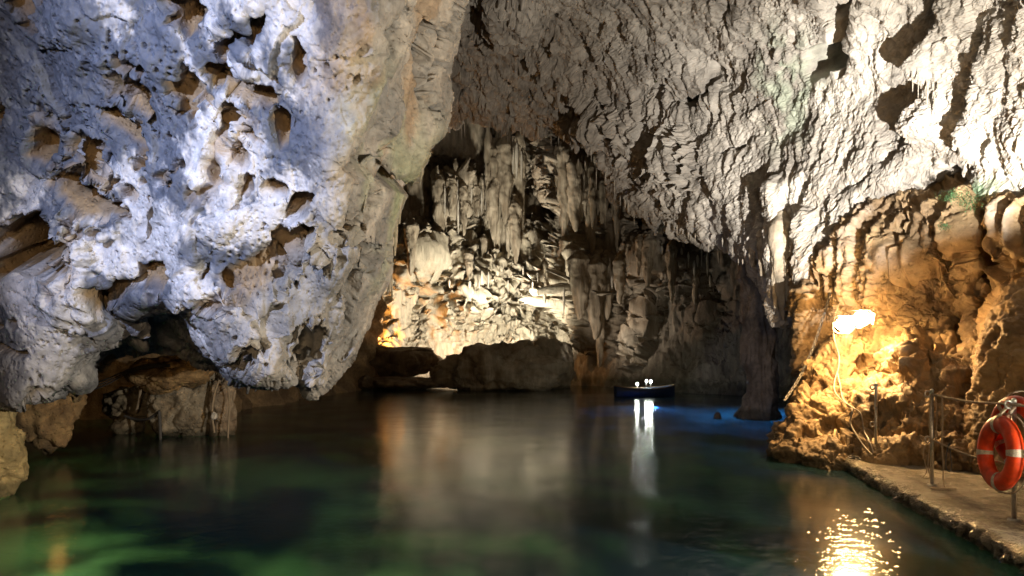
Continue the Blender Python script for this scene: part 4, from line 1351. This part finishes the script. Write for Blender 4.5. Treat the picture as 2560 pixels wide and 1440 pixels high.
# short chain and a coil of rope lying on the far end of the quay
c2 = empty('chain', (*xy_quay(2160, 1150), QZ + 0.02), 'short chain lying on the quay at the foot of the bare post', 'chain')
A2, B2 = Vector((*xy_quay(2122, 1146), QZ + 0.025)), Vector((*xy_quay(2192, 1157), QZ + 0.025))
n2 = int((B2 - A2).length / 0.082)
for k in range(n2):
    o = bpy.data.objects.new('chain_link', link)
    COL.objects.link(o)
    o.parent = c2
    o.rotation_mode = 'QUATERNION'
    o.rotation_quaternion = (B2 - A2).to_track_quat('Z', 'Y') @ Matrix.Rotation(math.pi / 2 * (k % 2) + 0.5, 3, 'Z').to_quaternion()
    o.location = A2.lerp(B2, (k + 0.5) / n2) + Vector((0, 0.03 * math.sin(k * 0.8), 0)) - Vector(c2.location)
cx_, cy_ = xy_quay(2152, 1141)
o = add('rope', tube_mesh('rope', [(cx_ + (0.16 - 0.0011 * k) * math.cos(k * 0.3), cy_ + (0.16 - 0.0011 * k) * math.sin(k * 0.3), QZ + 0.02 + 0.0006 * k) for k in range(70)], 0.013, 6), M_ROPE)
tag(o, 'flat coil of rope lying on the quay beside the cables', 'rope')

# ------------------------------------------------------------------ ropes below the left arch
rope('rope', [P(548, 950, 15.2), P(536, 985, 15.15), P(530, 1030, 15.1), P(533, 1060, 15.1), P(536, 1082, 15.1)], 0.022, 'pale rope hanging down the narrow boulder to a white knot', group='mooring ropes under the arch')
rope('rope', [P(566, 950, 15.2), P(572, 985, 15.15), P(574, 1020, 15.1), P(571, 1060, 15.1), P(570, 1100, 15.1)], 0.02, 'rope running down the outer side of the narrow boulder', group='mooring ropes under the arch')
rope('rope', [P(352, 915, 15.6), P(352, 960, 15.5), P(348, 1000, 15.6), P(340, 1030, 15.7)], 0.03, 'brown rope tied around the dark flat boulder', group='mooring ropes under the arch')
o = blob('rope_knot', P(535, 1040, 15.05), (0.07, 0.06, 0.09), 30, 20, 0.25, 93, (0.75, 0.72, 0.66), (0.6, 0.57, 0.5), M_WHITE)
tag(o, 'white knot of rope on the narrow boulder', 'knot')
rope('rope', [P(312, 1040, 15.4), P(340, 1048, 15.3), P(372, 1046, 15.1), P(398, 1028, 14.95)], 0.03, 'dark chain-like rope slung between the two boulders', mat=M_DARKROPE, group='mooring ropes under the arch')
rope('rope', [P(398, 1028, 14.9), P(400, 1060, 14.9), P(401, 1100, 14.9)], 0.032, 'dark rope hanging into the water before the pale boulder', mat=M_DARKROPE, group='mooring ropes under the arch')
for k, dz in enumerate((0, 7, 14)):
    o = add('cable', tube_mesh('cable', smooth_path([P(205, 968 + dz, 14), P(260, 950 + dz, 13.8), P(320, 925 + dz * 0.6, 13.6), P(370, 912 + dz * 0.5, 13.5), P(425, 912 + dz * 0.3, 13.4)], 40), 0.016, 8), M_DARKROPE)
    tag(o, ['uppermost of three dark cables slung under the left arch', 'middle one of three dark cables slung under the left arch', 'lowest of three dark cables slung under the left arch'][k], 'cable', 'cables under the arch')


# ------------------------------------------------------------------ rowing boat
def build_boat():
    root = empty('rowing_boat', (P(1612, 990, 30.0)[0], 30.0, 0.0), 'dark blue rowing boat with lit lamps on the far water', 'boat')
    root.rotation_euler = (0, 0, math.radians(14))
    root.scale = (0.72, 0.8, 0.85)
    Lh, n, m = 2.0, 28, 14
    V, Q = [], []
    for i in range(n):
        u = -1 + 2 * i / (n - 1)
        w = 0.58 * (1 - abs(u) ** 2.6) + 0.05 * (u < 0.9)
        sh = 0.42 + 0.16 * u * u
        for k in range(m):
            a = math.pi * k / (m - 1)
            V.append((u * Lh, -w * math.cos(a), sh - (sh + 0.12) * max(math.sin(a), 0.0) ** 0.7))
    for i in range(n - 1):
        for k in range(m - 1):
            Q.append((i * m + k, i * m + k + 1, (i + 1) * m + k + 1, (i + 1) * m + k))
    me = raw_mesh('hull', np.array(V), np.array(Q))
    hull = add('hull', me, M_HULL, root)
    md = hull.modifiers.new('thickness', 'SOLIDIFY')
    md.thickness = 0.03
    for s in (-1, 1):
        pts = [V[i * m + (0 if s < 0 else m - 1)] for i in range(n)]
        add('gunwale', tube_mesh('gunwale', pts, 0.03, 8), M_WOOD, root)
    for x in (-0.9, 0.0, 0.9):
        def bench(bm, x=x):
            bmesh.ops.create_cube(bm, size=1.0, matrix=Matrix.Translation((x, 0, 0.32)) @ Matrix.Diagonal((0.26, 1.0, 0.04, 1)))
        add('bench', bm_mesh('bench', bench), M_WOOD, root)
    glow = glow_mat('boat_bulb', (0.93, 1.0, 0.86), 400.0)
    for x, y, z, r in ((-0.55, -0.1, 0.66, 0.055), (0.05, -0.1, 0.80, 0.05), (0.34, -0.1, 0.78, 0.06)):
        def pole(bm, x=x, y=y, z=z):
            bmesh.ops.create_cone(bm, cap_ends=True, segments=10, radius1=0.015, radius2=0.012, depth=z - 0.2, matrix=Matrix.Translation((x, y, 0.2 + (z - 0.2) / 2 - 0.04)))
        add('lamp_pole', bm_mesh('lamp_pole', pole, True), M_IRON, root)

        def bulb(bm, x=x, y=y, z=z, r=r):
            bmesh.ops.create_uvsphere(bm, u_segments=16, v_segments=10, radius=r, matrix=Matrix.Translation((x, y, z)))
        add('lamp_bulb', bm_mesh('lamp_bulb', bulb, True), glow, root)


build_boat()


# ------------------------------------------------------------------ the quay floodlight and an unseen plate added to cut its light
def build_quay_flood():
    Lp = Vector(FLOOD)
    root = empty('floodlight', (FLOOD[0] + 0.05, FLOOD[1] - 0.2, QZ), 'white floodlight low on the quay behind an added plate shaping its light', 'lamp')

    def box(bm):
        bmesh.ops.create_cube(bm, size=1.0, matrix=Matrix.Translation(Lp - Vector(root.location) + Vector((0, -0.14, -0.08))) @ Matrix.Rotation(math.radians(33), 4, 'X') @ Matrix.Diagonal((0.3, 0.1, 0.24, 1)))
    add('housing', bm_mesh('housing', box), M_HOUSING, root)

    def stand(bm):
        bmesh.ops.create_cone(bm, cap_ends=True, segments=12, radius1=0.12, radius2=0.03, depth=0.3, matrix=Matrix.Translation((-0.05, 0.0, 0.15)))
    add('stand', bm_mesh('stand', stand), M_IRON, root)
    V = []
    pts = [P(2900, 470, 8.6), P(2560, 470, 10.9), P(2450, 482, 11.7), P(2330, 502, 12.7), P(2200, 550, 13.6), P(2110, 620, 14.5), P(2075, 690, 14.8), P(2062, 810, 15.0), P(1965, 870, 16.0), P(1890, 790, 18),
           P(1760, 640, 23), P(1600, 560, 28), P(1400, 400, 34), P(1150, 350, 37), P(700, 350, 37)]
    for q in pts:
        V.append(Lp + (Vector(q) - Lp).normalized() * 0.7 - Vector(root.location))
    V.append(V[-1] + Vector((-0.1, 0, -0.5)))
    V.append(V[0] + Vector((0.1, 0, -0.5)))
    bm = bmesh.new()
    bm.faces.new([bm.verts.new(v) for v in V])
    me = bpy.data.meshes.new('light_blocker')
    bm.to_mesh(me)
    bm.free()
    d = add('light_blocker', me, M_HOUSING, root)
    md = d.modifiers.new('thickness', 'SOLIDIFY')
    md.thickness = 0.006


build_quay_flood()


# ------------------------------------------------------------------ lamp-side plants under the vault
def build_moss():
    rs = random.Random(31)
    V, T = [], []
    for (cx, cy, rx, ry, n) in ((2385, 490, 34, 14, 420), (2425, 508, 22, 20, 260), (2360, 565, 12, 8, 90)):
        for _ in range(n):
            px, py = rs.gauss(cx, rx * 0.6), rs.gauss(cy, ry * 0.6)
            D = min(surf('vault', px, py), surf('right', px, py)) - rs.uniform(0.0, 0.09)
            c = Vector(P(px, py, D))
            a = Vector((rs.uniform(-1, 1), rs.uniform(-1, 0.2), rs.uniform(-1, 0.4))).normalized() * rs.uniform(0.025, 0.06)
            b = a.orthogonal().normalized() * rs.uniform(0.008, 0.016)
            k = len(V)
            V += [c - b, c + a * 0.5 + b * 0.4, c + a, c + b]
            T.append((k, k + 1, k + 2, k + 3))
    me = raw_mesh('moss', np.array([tuple(v) for v in V]), np.array(T))
    o = add('moss', me, plain_mat('fern_green', (0.09, 0.20, 0.08), 0.7, 0, 0, 30, 0.4))
    o['kind'] = 'stuff'
    o['label'] = 'small green plants growing on the ledge above the brown wall'
    o['category'] = 'moss'


build_moss()
